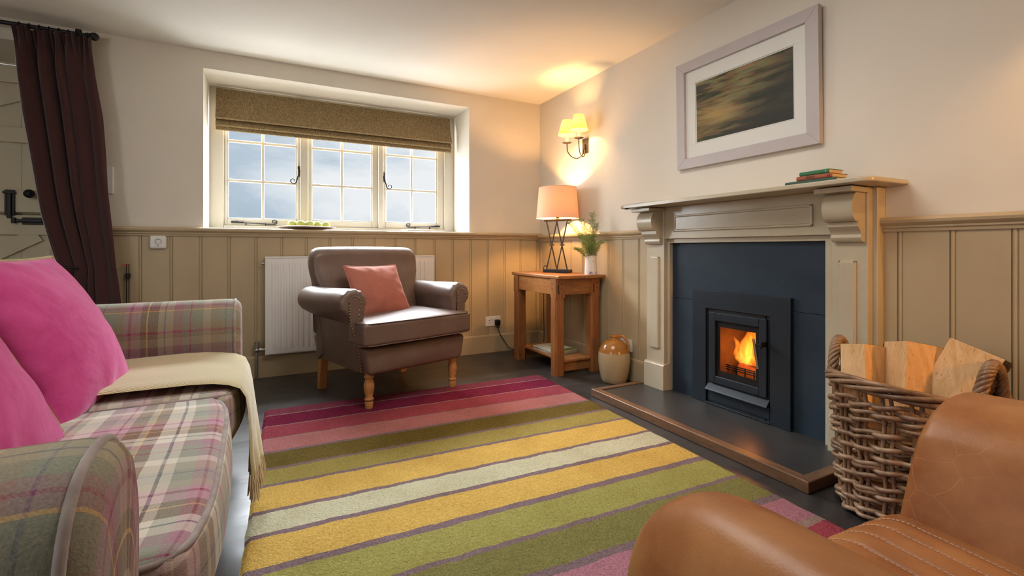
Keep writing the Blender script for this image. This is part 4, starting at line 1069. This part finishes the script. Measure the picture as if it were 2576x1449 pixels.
m = MB(); quad(m, (-.0165, -.30, -.18), (-.0165, .30, -.18), (-.0165, .30, .19), (-.0165, -.30, .19)); m.build('backing_sheet', mat('mount_inner', (.66, .66, .62), .8), PC)
m = MB(); q = [(-.0172, .283, -.170), (-.0172, -.290, -.170), (-.0172, -.290, .174), (-.0172, .283, .174)]; m.face([m.bm.verts.new(p) for p in q], [(0, 0), (1, 0), (1, 1), (0, 1)]); m.build('print', 'art', PC)
m = MB(); quad(m, (-.026, -yi, -zi), (-.026, yi, -zi), (-.026, yi, zi), (-.026, -yi, zi)); m.build('glazing', 'picglass', PC)

# wall sconce
SN = thing('wall_sconce', 'two-armed bronze wall light with lit parchment candle shades in the corner', 'wall light', (XR, 3.065, 1.725))
MB().bb(-.008, 0, -.037, .037, -.06, .06, .002).build('wall_plate', 'bronze', SN)
m = MB(); m.bb(-.022, -.008, -.012, .012, -.032, .012, .002)
for a in (-.028, .028):
    for z in (-.045, .045): m.ball((-.009, a, z), .004)
m.build('mount_block', 'bronze', SN)
for yy, xx, dz in ((.055, -.142, .015), (-.085, -.128, .026)):
    P = cr([(-.016, yy * .1, -.03), (-.028, yy * .25, -.075), (-.062, yy * .55, -.098), (-.105, yy * .85, -.085), (xx + .004, yy * .98, -.045), (xx, yy, .0), (xx, yy, dz)], 6)
    ar = MB().tube(P, .0042, 8).build('arm', 'bronze', SN)
    MB().lathe([(.004, dz - .003), (.034, dz + .006), (.037, dz + .009), (.034, dz + .0085), (.004, dz + .002)], (xx, yy, 0), 24).build('drip_pan', 'bronze', ar)
    MB().lathe([(.0125, dz), (.0125, dz + .085), (.006, dz + .087)], (xx, yy, 0), 16).build('candle_tube', 'candle', ar)
    MB().lathe([(.006, dz + .087), (.012, dz + .10), (.015, dz + .118), (.008, dz + .14), (.001, dz + .152)], (xx, yy, 0), 14).build('bulb', 'bulb', ar)
    MB().lathe([(.071, dz + .068), (.0375, dz + .185)], (xx, yy, 0), 32, cap=False).build('candle_shade', 'sconceshade', ar, angle=80)

# ------------------------------------------------------------------ log basket
BX, BY = 1.945, .805
BK = thing('log_basket', 'tall woven willow basket with rope-twist handles, full of split logs', 'basket', (BX, BY, 0), R(-12))
def brad(z): return lerp(.190, .218, (z / .46) ** .8)
def bz(z, a): return z + .012 * math.cos(2 * a) * smooth(.2, .46, z)
NST = 18
st = MB()
for k in range(NST):
    for e in (-.055, .055):
        a = 2 * PI * k / NST + e; st.tube([(brad(z) * math.cos(a + .02 * math.sin(z * 30 + k)), brad(z) * math.sin(a + .02 * math.sin(z * 30 + k)), bz(z, a)) for z in [.012 + .43 * i / 9 for i in range(10)]], .0062, 6)
st.build('stakes', 'cane', BK)
wv = MB(); nrow = 19
for i in range(nrow):
    z = .022 + i * .0212
    for s in range(1 if i % 4 else 2):
        rr = .0072 + .0018 * random.random(); ph = (i + s) % 2 * PI; off = random.uniform(0, 6); pts = []
        n = 108
        for k in range(n):
            a = 2 * PI * k / n
            w = .013 * math.cos(NST / 2 * a + ph)
            zz = z + .007 * math.sin(a * 2 + off) + .006 * fnoise((math.cos(a) * 2, math.sin(a) * 2, i * 1.7)) + s * .010 + .006 * math.sin(NST / 2 * a + ph)
            r_ = brad(z) + w + .003 * fnoise((math.cos(a) * 3, math.sin(a) * 3, i + 40))
            pts.append((r_ * math.cos(a), r_ * math.sin(a), bz(zz, a)))
        wv.tube(pts, rr, 7, closed=True)
wv.build('woven_side', 'cane', BK)
rm = MB()
for s in range(5):
    pts = []
    for k in range(120):
        a = 2 * PI * k / 120; q = 3 * a + s * 2 * PI / 5
        r_ = .222 + .013 * math.cos(q); pts.append((r_ * math.cos(a), r_ * math.sin(a), bz(.448 + .016 * math.sin(q), a)))
    rm.tube(pts, .0085, 7, closed=True)
rm.build('rim', 'cane', BK)
MB().lathe([(.0, .012), (.185, .012), (.19, .018), (.0, .02)], seg=32).build('base', 'cane', BK)
for ca in (PI / 2 + .22, -PI / 2 + .06):
    h = MB(); n = 40; cen = []
    for k in range(n + 1):
        t = k / n; a = ca + lerp(-.27, .27, t); zz = .435 + .125 * math.sin(PI * t) ** .75
        cen.append(Vector(((.222) * math.cos(a), (.222) * math.sin(a), zz)))
    for s in range(5):
        pts = []
        for k in range(n + 1):
            d = (cen[min(k + 1, n)] - cen[max(k - 1, 0)]).normalized(); u = Vector((math.cos(ca), math.sin(ca), 0)); u = (u - d * u.dot(d)).normalized(); w = d.cross(u)
            q = k / n * 2 * PI * 3.6 + s * 2 * PI / 5; pts.append(cen[k] + (u * math.cos(q) + w * math.sin(q)) * .0115)
        h.tube(pts, .0075, 6)
    h.build('handle', 'cane', BK)
def splitlog(label, loc, ax, face_dir, w, d, Lg):
    """triangular split log; ax = direction of its length (top end last), face_dir = where the split edge points"""
    ax = Vector(ax).normalized(); fd = Vector(face_dir); fd = (fd - ax * fd.dot(ax)).normalized(); sd = ax.cross(fd)
    t = thing('split_log', label, 'log', loc, 0, 'split logs in the willow basket')
    n = 16
    def P(a, b, l, j=0):
        return fd * a + sd * b + ax * l
    seed = random.uniform(0, 50)
    m = MB(); rings = []
    outline = [(d * .50, 0, 0), (d * .29, w * .165, 0), (d * .07, w * .335, 0), (-d * .15, w * .50, 0), (-d * .34, w * .38, 1), (-d * .46, w * .14, 1), (-d * .47, -w * .12, 1), (-d * .36, -w * .36, 1), (-d * .15, -w * .50, 0), (d * .07, -w * .335, 0), (d * .29, -w * .165, 0)]
    for i in range(n + 1):
        l = Lg * (i / n - 1); rg = []
        for k, (a, b, bk) in enumerate(outline):
            jx = .0025 * fnoise((k * 3.1, l * 14, seed)); rg.append(P(a + jx, b + .0025 * fnoise((k * 2.7, l * 11, seed + 9)), l))
        rings.append(rg)
    m.loft(rings, caps=False); m.face([m.bm.verts.new(p) for p in rings[0]][::-1]); m.build('split_face', 'logwood', t, angle=24)
    e = MB(); e.face([e.bm.verts.new(p + ax * .0005) for p in rings[-1]]); e.build('end_grain', 'endgrain', t)
    b = MB(); rb = []
    bo = outline[3:9]
    for i in range(n * 2 + 1):
        l = Lg * (i / (2 * n) - 1) * .995 - .001; rg = []
        for k in range(21):
            tt = k / 20 * 5; i0 = min(4, int(tt)); f_ = tt - i0; a = lerp(bo[i0][0], bo[i0 + 1][0], f_); bb_ = lerp(bo[i0][1], bo[i0 + 1][1], f_)
            th = .007 + .008 * fnoise((tt * 3, l * 40, seed)) + .004 * fnoise((tt * 9, l * 110, seed)); th *= min(1, 3 * min(k, 20 - k) / 20 + .25)
            s = 1 + th / max(.03, math.hypot(a, bb_)); rg.append(P(a * s, bb_ * s, l))
        rb.append(rg)
    b.loft(rb, closed=False, caps=False); b.build('bark', 'bark', t, angle=60, recalc=False)
    return t
def apexlog(label, apex, ax, fd, w, d, Lg):
    a = Vector(ax).normalized(); f = Vector(fd); f = (f - a * f.dot(a)).normalized(); return splitlog(label, Vector(apex) - f * d * .50, ax, fd, w, d, Lg)
apexlog('left split log in the basket, smaller, beside the rear handle', (1.800, .872, .583), (.20, .13, 1), (-.88, -.47, 0), .135, .125, .28)
apexlog('middle split log in the basket with a sharp upright edge', (1.838, .768, .608), (.26, .08, 1), (-.94, -.22, 0), .152, .14, .32)
apexlog('right split log in the basket, tilted, with shaggy bark behind', (1.930, .690, .624), (.34, -.36, 1), (-.66, .62, .3), .175, .15, .34)

# ------------------------------------------------------------------ tan club chair
TC = thing('club_chair', 'tan leather club chair with channel-stitched seat in the foreground by the basket', 'armchair', (.86, .12, 0))
ox, oy = .86, .12
def tan_arm(cx0, cx1, wid, zt, yf, yb, lean, nose=1.0, top=.17, name='armrest'):
    """rounded arm running along Y; lean shifts the top sideways"""
    rings = []; n = 34
    ss = [(0, .10), (.006, .34), (.016, .52), (.034, .69), (.060, .83), (.10, .935), (.15, .985), (.21, 1.0), (.30, 1), (.42, 1), (.55, 1), (.70, 1), (.85, 1), (1, 1)]
    for t, q in ss:
        t0 = t; t = t * nose if t < .31 else t
        y = lerp(yf, yb, t); cx = lerp(cx0, cx1, t); rg = []
        zc = zt + .02 * t - .03 * (1 - q)
        for k in range(n):
            a = 2 * PI * k / n; c, s = math.cos(a), math.sin(a)
            px = wid / 2 * (abs(c) ** .75) * (1 if c > 0 else -1)
            zz0 = .05; mid = (zc + zz0) / 2; hz = (zc - zz0) / 2
            pz = mid + hz * (abs(s) ** .5) * (1 if s > 0 else -1) if s < 0 else None
            if s >= 0:
                pz = zc - top + top * (abs(s) ** .85)
            else: pz = (zc - top) - (zc - top - zz0) * (abs(s) ** .35)
            hgt = (pz - .3) / .3
            px *= q ** .8 if t0 < .3 else 1
            rg.append((cx + px * (1 - .06 * (pz < .3)) + lean * max(0, pz - .38) / .22 - ox, y - .03 * (1 - q) * 0 - oy, lerp(.35, pz, max(.25, q)) if t0 < .3 else pz))
        rings.append(rg)
    m = MB().loft(rings)
    o = m.build(name, 'tanleather', TC, angle=70)
    md = o.modifiers.new('smooth', 'SUBSURF'); md.levels = 1; md.render_levels = 2
    return o
tan_arm(.503, .486, .192, .606, .515, -.22, -.02)
tan_arm(1.113, 1.130, .22, .605, .472, -.22, .165, .22, .075)
# seat with channels along its depth
sx0, sx1 = .56, 1.10
def seat_pt(u, v):
    x = lerp(sx0, sx1, u); L_ = .78
    nch = 10; f = abs(math.sin(PI * u * nch)); zt = .392 + .022 * (1 - (2 * u - 1) ** 2) * .6 + .008 * f ** .55
    s = v * (L_ + .26)
    if s < .20:   # front drop
        y, z = .515, .14 + s / .20 * .17; nrm = (1, 0)
    elif s < .33:
        a = (s - .20) / .13 * PI / 2; y = .515 - .085 * (1 - math.cos(a)); z = .31 + .085 * math.sin(a)
    else:
        y = .43 - (s - .33); z = .395 - .05 * (s - .33)
    z += (zt - .395) * smooth(.12, .33, s); y += (zt - .392) * .5 * (1 - smooth(.2, .33, s))
    return (x - ox, y - oy, z)
m = MB().grid(seat_pt, 120, 70, (.54, 1.0)); so = m.build('seat_cushion', 'tanleather', TC, recalc=False, angle=80)
stt = MB(); dash = []
for ch in range(1, 10):
    for off in (-.0045,):
        k = 0
        while k < 118:
            v0 = .12 + k * .0074; a = Vector(seat_pt(ch / 10 + off / .54, v0)); b_ = Vector(seat_pt(ch / 10 + off / .54, v0 + .0050))
            up = Vector((0, .3 if v0 < .3 else 0, .0022)) if 0 else Vector((0, 0, .0016)); stt.tube([a + up, b_ + up], .0011, 4); k += 1
stt.build('stitching', mat('pale_thread', (.62, .38, .22), .8), so)
MB().bb(.50 - ox, 1.14 - ox, -.22 - oy, .47 - oy, .05, .30, .03).build('seat_base', 'tanleather', TC)
def tbk(p):
    p = p.copy(); p.y -= .10 * smooth(-.2, .3, p.z); return p
MB().rbox((.0, -.36, .46), (.78, .20, .78), .08, tbk, 8).build('backrest', 'tanleather', TC)
for x in (.44, 1.24):
    for y in (.40, -.24): MB().lathe([(.018, .013), (.024, .016), (.028, .06)], (x - ox, y - oy, 0), 14).build('leg', 'stem', TC)
fm = frame_mtx((1.015, .06, .415), (.70, -.02, .415), (1.04, -.045, .80))
fm = frame_mtx((1.115, .25, .425), (.775, .02, .42), (1.16, .20, .715))
pillow('scatter_cushion', 'pale pink cushion at the right edge, on the tan leather chair', .004, 'palevelvet', .40, .34, .13, fm, .05, 9)

# ------------------------------------------------------------------ tartan sofa
SO = thing('tartan_sofa', 'two-seat wool tartan sofa with piped cushions on the left', 'sofa', (-.50, 1.54, 0), R(1.2))
# local: x forward (towards the fire), y along the sofa
def so_arm(y0, y1, xf):
    rings = []; n = 40; c = (y0 + y1) / 2; w = abs(y1 - y0)
    for x, q in ((xf, .0), (xf - .002, .35), (xf - .006, .62), (xf - .014, .82), (xf - .026, .93), (xf - .045, .985), (xf - .07, 1), (xf - .2, 1), (xf - .4, 1), (xf - .6, 1), (xf - .74, 1), (xf - .76, .97)):
        rg = []
        for k in range(n):
            a = 2 * PI * k / n; cc, s = math.cos(a), math.sin(a)
            sg = 1 if cc > 0 else -1
            py = w / 2 * abs(cc) ** .72 * sg
            if s >= 0: z = .555 + .125 * s ** .9
            else: z = .555 - .37 * abs(s) ** .4
            z += .006 * math.cos(PI * py / w) 
            py *= lerp(.84, 1, smooth(.2, .56, z))
            ins = (1 - q) * .055 if q > .3 else (1 - q) * .09
            mz = .43; z2 = mz + (z - mz) * (1 - ins / .24); py2 = py * (1 - ins / (w / 2)) if q > 0 else py * .25
            rg.append((x, c + py2, z2 if q > 0 else mz + (z - mz) * .35))
        rings.append(rg)
    # draw uv so the stripes run over the arm
    a = MB().loft(rings, uvo=(.1, .2)).build('armrest', 'tartanshade', SO, angle=70)
    ring = rings[6]; pts = [Vector(p) + Vector((.0, 0, 0)) for p in rings[4]]
    MB().tube([p for p in pts[:21]] + [], .0055, 8).tube([pts[0], pts[-1], pts[-2], pts[-3], pts[-4], pts[-5]], .0055, 8).tube([pts[20], pts[21], pts[22], pts[23], pts[24], pts[25]], .0055, 8).build('piping', 'tartanpipe', a)
so_arm(-.985, -.735, .335)
so_arm(.735, .985, .415)
def seat(y0, y1, xf, xb=-.32):
    c = (y0 + y1) / 2; L_ = y1 - y0; D_ = xf - xb
    def fn(p):
        p = p.copy(); a = p.x / (D_ / 2); b = p.y / (L_ / 2)
        p.z += (.018 if p.z > 0 else 0) * (1 - a * a) * (1 - b * b)
        k = max(0, p.x) / (D_ / 2)
        p.x -= .045 * (abs(b) ** 5) * k ** 3 * 1.0
        if p.x > D_ * .3: p.x += .012 * math.sin(PI * (p.z + .11) / .22) * (1 - b * b)
        if p.z < 0 and p.x > 0: p.x -= .035 * smooth(0, -.11, p.z) * k
        return p
    cz = .345; m = MB().rbox((xb + D_ / 2, c, cz), (D_, L_ - .008, .225), .034, fn, 14, 5)
    o = m.build('seat_cushion', 'tartan', SO, angle=70)
    for zz in (.075,):
        pts = []
        seqs = [(t, -1) for t in [-.2 + .1 * i for i in range(12)]]
        path = [Vector((D_ / 2 * a, (L_ - .008) / 2 - .006, .107)) * 1 for a in ()]
        P = []
        hw = (L_ - .008) / 2 - .007; hd_ = D_ / 2 - .007
        for i in range(14): P.append(Vector((lerp(-hd_, hd_ - .05, i / 13), -hw, .100)))
        for i in range(1, 5): a = R(-90 + i * 22.5); P.append(Vector((hd_ - .05 + .05 * math.cos(a), -hw + .05 + .05 * math.sin(a), .100)))
        for i in range(1, 12): P.append(Vector((hd_, lerp(-hw + .05, hw - .05, i / 12), .100)))
        for i in range(0, 5): a = R(0 + i * 22.5); P.append(Vector((hd_ - .05 + .05 * math.cos(a), hw - .05 + .05 * math.sin(a), .100)))
        for i in range(1, 14): P.append(Vector((lerp(hd_ - .05, -hd_, i / 13), hw, .100)))
        P = [fn(p) + Vector((xb + D_ / 2, c, cz)) for p in P]
        MB().tube(P, .0062, 8).build('piping', 'tartanpipe', o)
    return o
seat(-.715, .155, .405); seat(.155, .745, .425)
MB().bb(-.42, .345, -.93, .93, .13, .26, .02).build('sofa_base', 'tartan', SO)
def bk(p): p = p.copy(); p.x -= .10 * smooth(-.3, .3, p.z); return p
MB().rbox((-.40, 0, .50), (.20, 1.92, .66), .07, bk, 8).build('backrest', 'tartan', SO)
for y0, y1 in ((-.725, -.005), (.005, .735)):
    def bfn(p):
        p = p.copy(); b = p.y / .36; k = (p.z) / .21; p.x += (.03 if p.x > 0 else 0) * (1 - b * b) * (1 - k * k) - .10 * smooth(-.2, .25, p.z); return p
    MB().rbox((-.255, (y0 + y1) / 2, .655), (.16, .72, .43), .06, bfn, 10).build('back_cushion', 'tartan', SO)
for x in (.25, -.40):
    for y in (-.88, .88): MB().lathe([(.02, 0), (.026, .01), (.034, .14)], (x, y, 0), 16).build('leg', 'oakY', SO)

# cushions on the sofa (pink faces +X, leaning on the back cushions)
fm = frame_mtx((-.475, 1.575, .480), (-.440, 2.085, .475), (-.665, 1.60, .845))
pillow('scatter_cushion', 'magenta velvet cushion with olive piping at the far end of the sofa', .006, 'pinkvelvet', .54, .50, .17, fm, .05, 2, 'olivepipe', 'velvet sofa cushions')
fm = frame_mtx((-.47, .99, .475), (-.440, 1.475, .470), (-.675, 1.00, .83))
pillow('scatter_cushion', 'magenta velvet cushion with olive piping at the near end, cut by the left edge', .006, 'pinkvelvet', .53, .48, .17, fm, .05, 3, 'olivepipe', 'velvet sofa cushions')

# throw over the far seat cushion, hanging down the front
TH = thing('throw_blanket', 'oatmeal twill wool throw with a fringed end draped over the far sofa seat', 'blanket', (-.30, 1.97, 0), R(1.2))
prof = [(-.28, .478), (-.22, .481), (-.10, .484), (.0, .485), (.08, .484), (.14, .479), (.185, .470), (.215, .455), (.230, .425), (.236, .38), (.238, .32), (.239, .26), (.239, .215), (.239, .18), (.239, .168)]
pf = [Vector((x, 0, z)) for x, z in prof]
def throw_pt(u, v, off=0):
    i = min(len(pf) - 2, int(v * (len(pf) - 1))); t = v * (len(pf) - 1) - i; p = pf[i].lerp(pf[i + 1], t)
    hang = smooth(.5, 1, v)
    w0, w1 = lerp(-.235, -.235, v), lerp(.285, .25, v)
    # hanging part drapes into folds and narrows towards the near side
    yy = lerp(w0, w1, u) ; yy = lerp(yy, -.225 + (yy + .225) * .40, hang) + .0
    x = p.x + hang * .030 * u + hang * .010 * math.sin(u * 2 * PI * 2.2 + .6) + .003 * fnoise((u * 6, v * 7, 1))
    z = p.z + .004 * fnoise((u * 5, v * 5, 3)) + .004 * (1 - hang) - .012 * hang * u
    if u < .05: z += .0; 
    return Vector((x, yy, z))
m = MB(); th = .008; nu, nv = 50, 70
def outer(u, v):
    p = throw_pt(u, v); du = throw_pt(min(1, u + .01), v) - throw_pt(max(0, u - .01), v); dv = throw_pt(u, min(1, v + .01)) - throw_pt(u, max(0, v - .01)); n = dv.cross(du).normalized()
    if n.z < 0 and v < .4: n = -n
    if v >= .4 and n.x < 0: n = -n
    e = min(1, min(u, 1 - u) * 16); return p + n * th * e ** .5
m.grid(lambda u, v: outer(u, v), nu, nv, (.5, .95)); m.grid(lambda u, v: throw_pt(1 - u, v), nu, nv, (.5, .95))
m.build('throw_cloth', 'throw', TH, weld=True, angle=80)
f = MB()
for k in range(46):
    u = k / 45; p = outer(u, 1.0)
    for q in range(2):
        o_ = Vector((random.uniform(-.005, .005), random.uniform(-.006, .006), 0))
        f.tube([p + Vector((-.002, 0, .004)), p + Vector((random.uniform(-.003, .004), random.uniform(-.004, .004), -.035)) + o_, p + Vector((random.uniform(-.006, .006), random.uniform(-.008, .008), -.075 - random.uniform(0, .012))) + o_], .0022, 5)
f.build('fringe', 'fringe', TH)

# ------------------------------------------------------------------ rug
rl, rw = 2.75, 1.735
rm = MB()
def rug_pt(u, v):
    x = u * rw; y = -v * rl
    ex = .006 * fnoise((u * 20, v * 26, 0)); e = min(u * rw, (1 - u) * rw, v * rl, (1 - v) * rl)
    z = .014 * smooth(-.001, .016, e) + .0015 * fnoise((x * 30, y * 30, 2)) * smooth(0, .02, e)
    if u < .01 or u > .99: x += .005 * fnoise((0, y * 14, u * 9))
    if v < .005: y += .004 * fnoise((x * 12, 0, 5))
    return (x, y, z)
us = [0, .003, .007, .012] + [i / 60 for i in range(1, 60)] + [.988, .993, .997, 1]
vs = [0, .002, .005, .008] + [i / 90 for i in range(1, 90)] + [.992, .995, .998, 1]
V = [[rm.bm.verts.new(rug_pt(u, v)) for u in us] for v in vs]
for j in range(len(vs) - 1):
    for i in range(len(us) - 1): rm.face((V[j][i], V[j + 1][i], V[j + 1][i + 1], V[j][i + 1]))
rug = rm.build('striped_rug', 'rug', loc=(-.018, 2.952, .0008)); rug.rotation_euler = (0, 0, R(-2.1))
tag(rug, 'wool rug striped in plum, pink, olive, yellow and cream on the slate floor', 'rug')

# ------------------------------------------------------------------ window sill things
DS = thing('fruit_dish', 'shallow wooden dish holding green apples on the window sill', 'dish', (.262, 3.945, WZ0 + .004))
MB().lathe([(0, .002), (.12, .0), (.15, .004), (.195, .016), (.212, .022), (.208, .025), (.19, .020), (.14, .010), (0, .008)], seg=48, cap=False).build('dish_body', 'platewood', DS, angle=60)
ap = None
aps = [((-.100, -.02), 'green apple at the left end of the dish on the sill'), ((-.045, -.055), 'second green apple from the left in the dish'), ((.020, -.045), 'middle green apple in the dish, showing its dark stalk hollow'), ((.072, -.005), 'fourth green apple from the left, half sunk behind the dish rim'), ((.140, .02), 'green apple apart from the others at the right end of the dish')]
ad = MB(); n = 14; rings = []
for i in range(n + 1):
    t = PI * i / n; r = .033 * math.sin(t) * (1 + .10 * math.cos(t)); z = .031 * math.cos(t) - .010 * math.exp(-(t / .32) ** 2) + .004 * math.exp(-((PI - t) / .3) ** 2)
    rings.append([(max(r, .0004) * math.cos(2 * PI * k / 24), max(r, .0004) * math.sin(2 * PI * k / 24), z + .031) for k in range(24)])
A0 = thing('apple', aps[0][1], 'apple', (.262 + aps[0][0][0], 3.945 + aps[0][0][1], WZ0 + .0165), 0, 'green apples in the dish')
ad.loft(rings).build('apple_flesh', 'greenapple', A0, angle=80); MB().tube([(0, 0, .048), (.002, .001, .058), (.006, .001, .066)], .0013, 6).build('stalk', 'stem', A0)
for (dx, dy), lab in aps[1:]: dup(A0, (.262 + dx, 3.945 + dy, WZ0 + .0165), lab, random.uniform(0, 6))
A0.children  # parts stay with their apple
bk = book('book', 'pale grey book lying at the right of the window sill', (1.045, 3.93, WZ0 + .0115), 90 + 180, .255 if 0 else .19, .21, .012, 'whitepage', None, 'books on the window sill')
bk.location = (1.115, 4.03, WZ0 + .0115); bk.rotation_euler = (0, 0, R(90)); 
b2 = book('book', 'dark red edged book under the pale one on the window sill', (1.11, 4.03, WZ0 + .0045), 90, .235, .20, .0068, 'bookred', None, 'books on the window sill')
for b_ in (bk, b2): b_.location.y = 3.84
b2.location.x = 1.118

# ------------------------------------------------------------------ light
def lamp(name, kind, loc, energy, col, rot=None, **k):
    d = bpy.data.lights.new(name, kind); d.energy = energy; d.color = col
    for a, v in k.items(): setattr(d, a, v)
    o = bpy.data.objects.new(name, d); COL.objects.link(o); o.location = loc
    if rot: o.rotation_euler = rot
    return o
def aim(o, tgt): o.rotation_euler = (Vector(tgt) - o.location).to_track_quat('-Z', 'Y').to_euler(); return o
WARM = (1, .58, .23)
for yy, xx, dz in ((.055, -.142, .015), (-.085, -.128, .026)): lamp('sconce_light', 'POINT', (XR + xx, 3.065 + yy, 1.725 + dz + .125), 6.5, WARM, shadow_soft_size=.012)
lamp('table_lamp_light', 'POINT', (2.062, 3.19, .7155 + .555), 32, (1, .50, .16), shadow_soft_size=.03)
lamp('fire_light', 'POINT', (2.33, 1.655, .36), 2.2, (1, .33, .06), shadow_soft_size=.05)
# daylight outside the window: open sky above, the pale yard below, sky to either side
DAY = (.88, .94, 1.0)
aim(lamp('sky_light', 'AREA', (.6, 6.3, 3.6), 2500, DAY, shape='RECTANGLE', size=4.0, size_y=2.0), (.6, 3.0, 1.0))
aim(lamp('yard_bounce_light', 'AREA', (.6, 5.4, .25), 100, (.95, .98, 1.0), shape='RECTANGLE', size=2.6, size_y=1.0), (.6, 3.4, 1.9))
aim(lamp('west_sky_light', 'AREA', (-1.55, 5.2, 1.7), 200, DAY, shape='RECTANGLE', size=1.2, size_y=1.6), (1.2, 3.4, 1.3))
aim(lamp('east_sky_light', 'AREA', (3.0, 5.2, 1.8), 480, DAY, shape='RECTANGLE', size=1.3, size_y=1.6), (.0, 3.2, 1.2))
# unseen fill added from the part of the room behind the camera
aim(lamp('rear_fill_light', 'AREA', (-.9, -2.15, 1.45), 10, (1.0, .97, .92), shape='RECTANGLE', size=2.6, size_y=1.3), (.6, 2.5, 1.1))
aim(lamp('left_fill_light', 'AREA', (-2.28, .55, 1.5), 26, (1.0, .98, .94), shape='RECTANGLE', size=1.3, size_y=1.0), (1.6, 1.7, 1.0))  # fill added from the left to brighten the fireplace side
# overhead fill added above the middle of the rug, out of view
lamp('overhead_fill_light', 'AREA', (.72, 1.50, 2.22), 24, (1.0, .96, .90), (0, 0, 0), shape='DISK', size=1.0)
# the pair to the corner wall light, further along the chimney wall
dup(SN, (XR, .22, 1.725), 'two-armed wall light nearer the camera on the chimney wall, beyond the frame')
for yy, xx, dz in ((.055, -.142, .015), (-.085, -.128, .026)): lamp('second_sconce_light', 'POINT', (XR + xx, .22 + yy, 1.725 + dz + .125), 9, WARM, shadow_soft_size=.012)

aim(lamp('warm_fill_spot', 'SPOT', (1.95, -.95, 1.30), 75, (1, .44, .11), shadow_soft_size=.10, spot_size=R(58), spot_blend=.7), (2.12, .95, .80))  # unseen warm spot added for the orange glow on the mantel's right end

W = bpy.data.worlds.new('overcast_sky'); SC.world = W; W.use_nodes = True; t = W.node_tree
for n_ in list(t.nodes): t.nodes.remove(n_)
wo = t.nodes.new('ShaderNodeOutputWorld'); bg = t.nodes.new('ShaderNodeBackground'); L(t, bg.outputs[0], wo.inputs[0])
tc = t.nodes.new('ShaderNodeTexCoord'); mp_ = t.nodes.new('ShaderNodeMapping'); mp_.inputs['Scale'].default_value = (1.0, 1.0, 2.2); mp_.inputs['Location'].default_value = (.35, .2, .1); L(t, tc.outputs['Generated'], mp_.inputs[0])
f = noise_(t, mp_.outputs[0], 3.2, 6, .55, .4)
spx = t.nodes.new('ShaderNodeSeparateXYZ'); L(t, tc.outputs['Generated'], spx.inputs[0])
f = math_(t, 'MULTIPLY_ADD', spx.outputs[0], .75, f)
f = math_(t, 'MULTIPLY_ADD', spx.outputs[2], .35, f)
c = ramp(t, f, [(.36, (.38, .48, .58)), (.52, (.48, .58, .68)), (.62, (.68, .75, .81)), (.74, (.85, .88, .90))])
L(t, c, bg.inputs[0]); bg.inputs[1].default_value = 1.0

# ------------------------------------------------------------------ camera
cd = bpy.data.cameras.new('camera'); cam = bpy.data.objects.new('camera', cd); COL.objects.link(cam)
cam.location = (0, 0, .906); cam.rotation_euler = (R(90), 0, -math.atan(613 / 1185))
cd.sensor_fit = 'HORIZONTAL'; cd.sensor_width = 36; cd.lens = 1185 / 2576 * 36; cd.shift_y = (626 - 724.5) / 2576; cd.clip_start = .02
SC.camera = cam
SC.view_settings.view_transform = 'Standard'; SC.view_settings.look = 'None'; SC.view_settings.exposure = 0
cy = SC.cycles; cy.use_denoising = True; cy.max_bounces = 7; cy.diffuse_bounces = 4; cy.glossy_bounces = 3; cy.transmission_bounces = 4; cy.transparent_max_bounces = 8; cy.use_adaptive_sampling = True; cy.adaptive_threshold = .03
cy.sample_clamp_indirect = 6; cy.volume_step_rate = 1; cy.caustics_reflective = False; cy.caustics_refractive = False
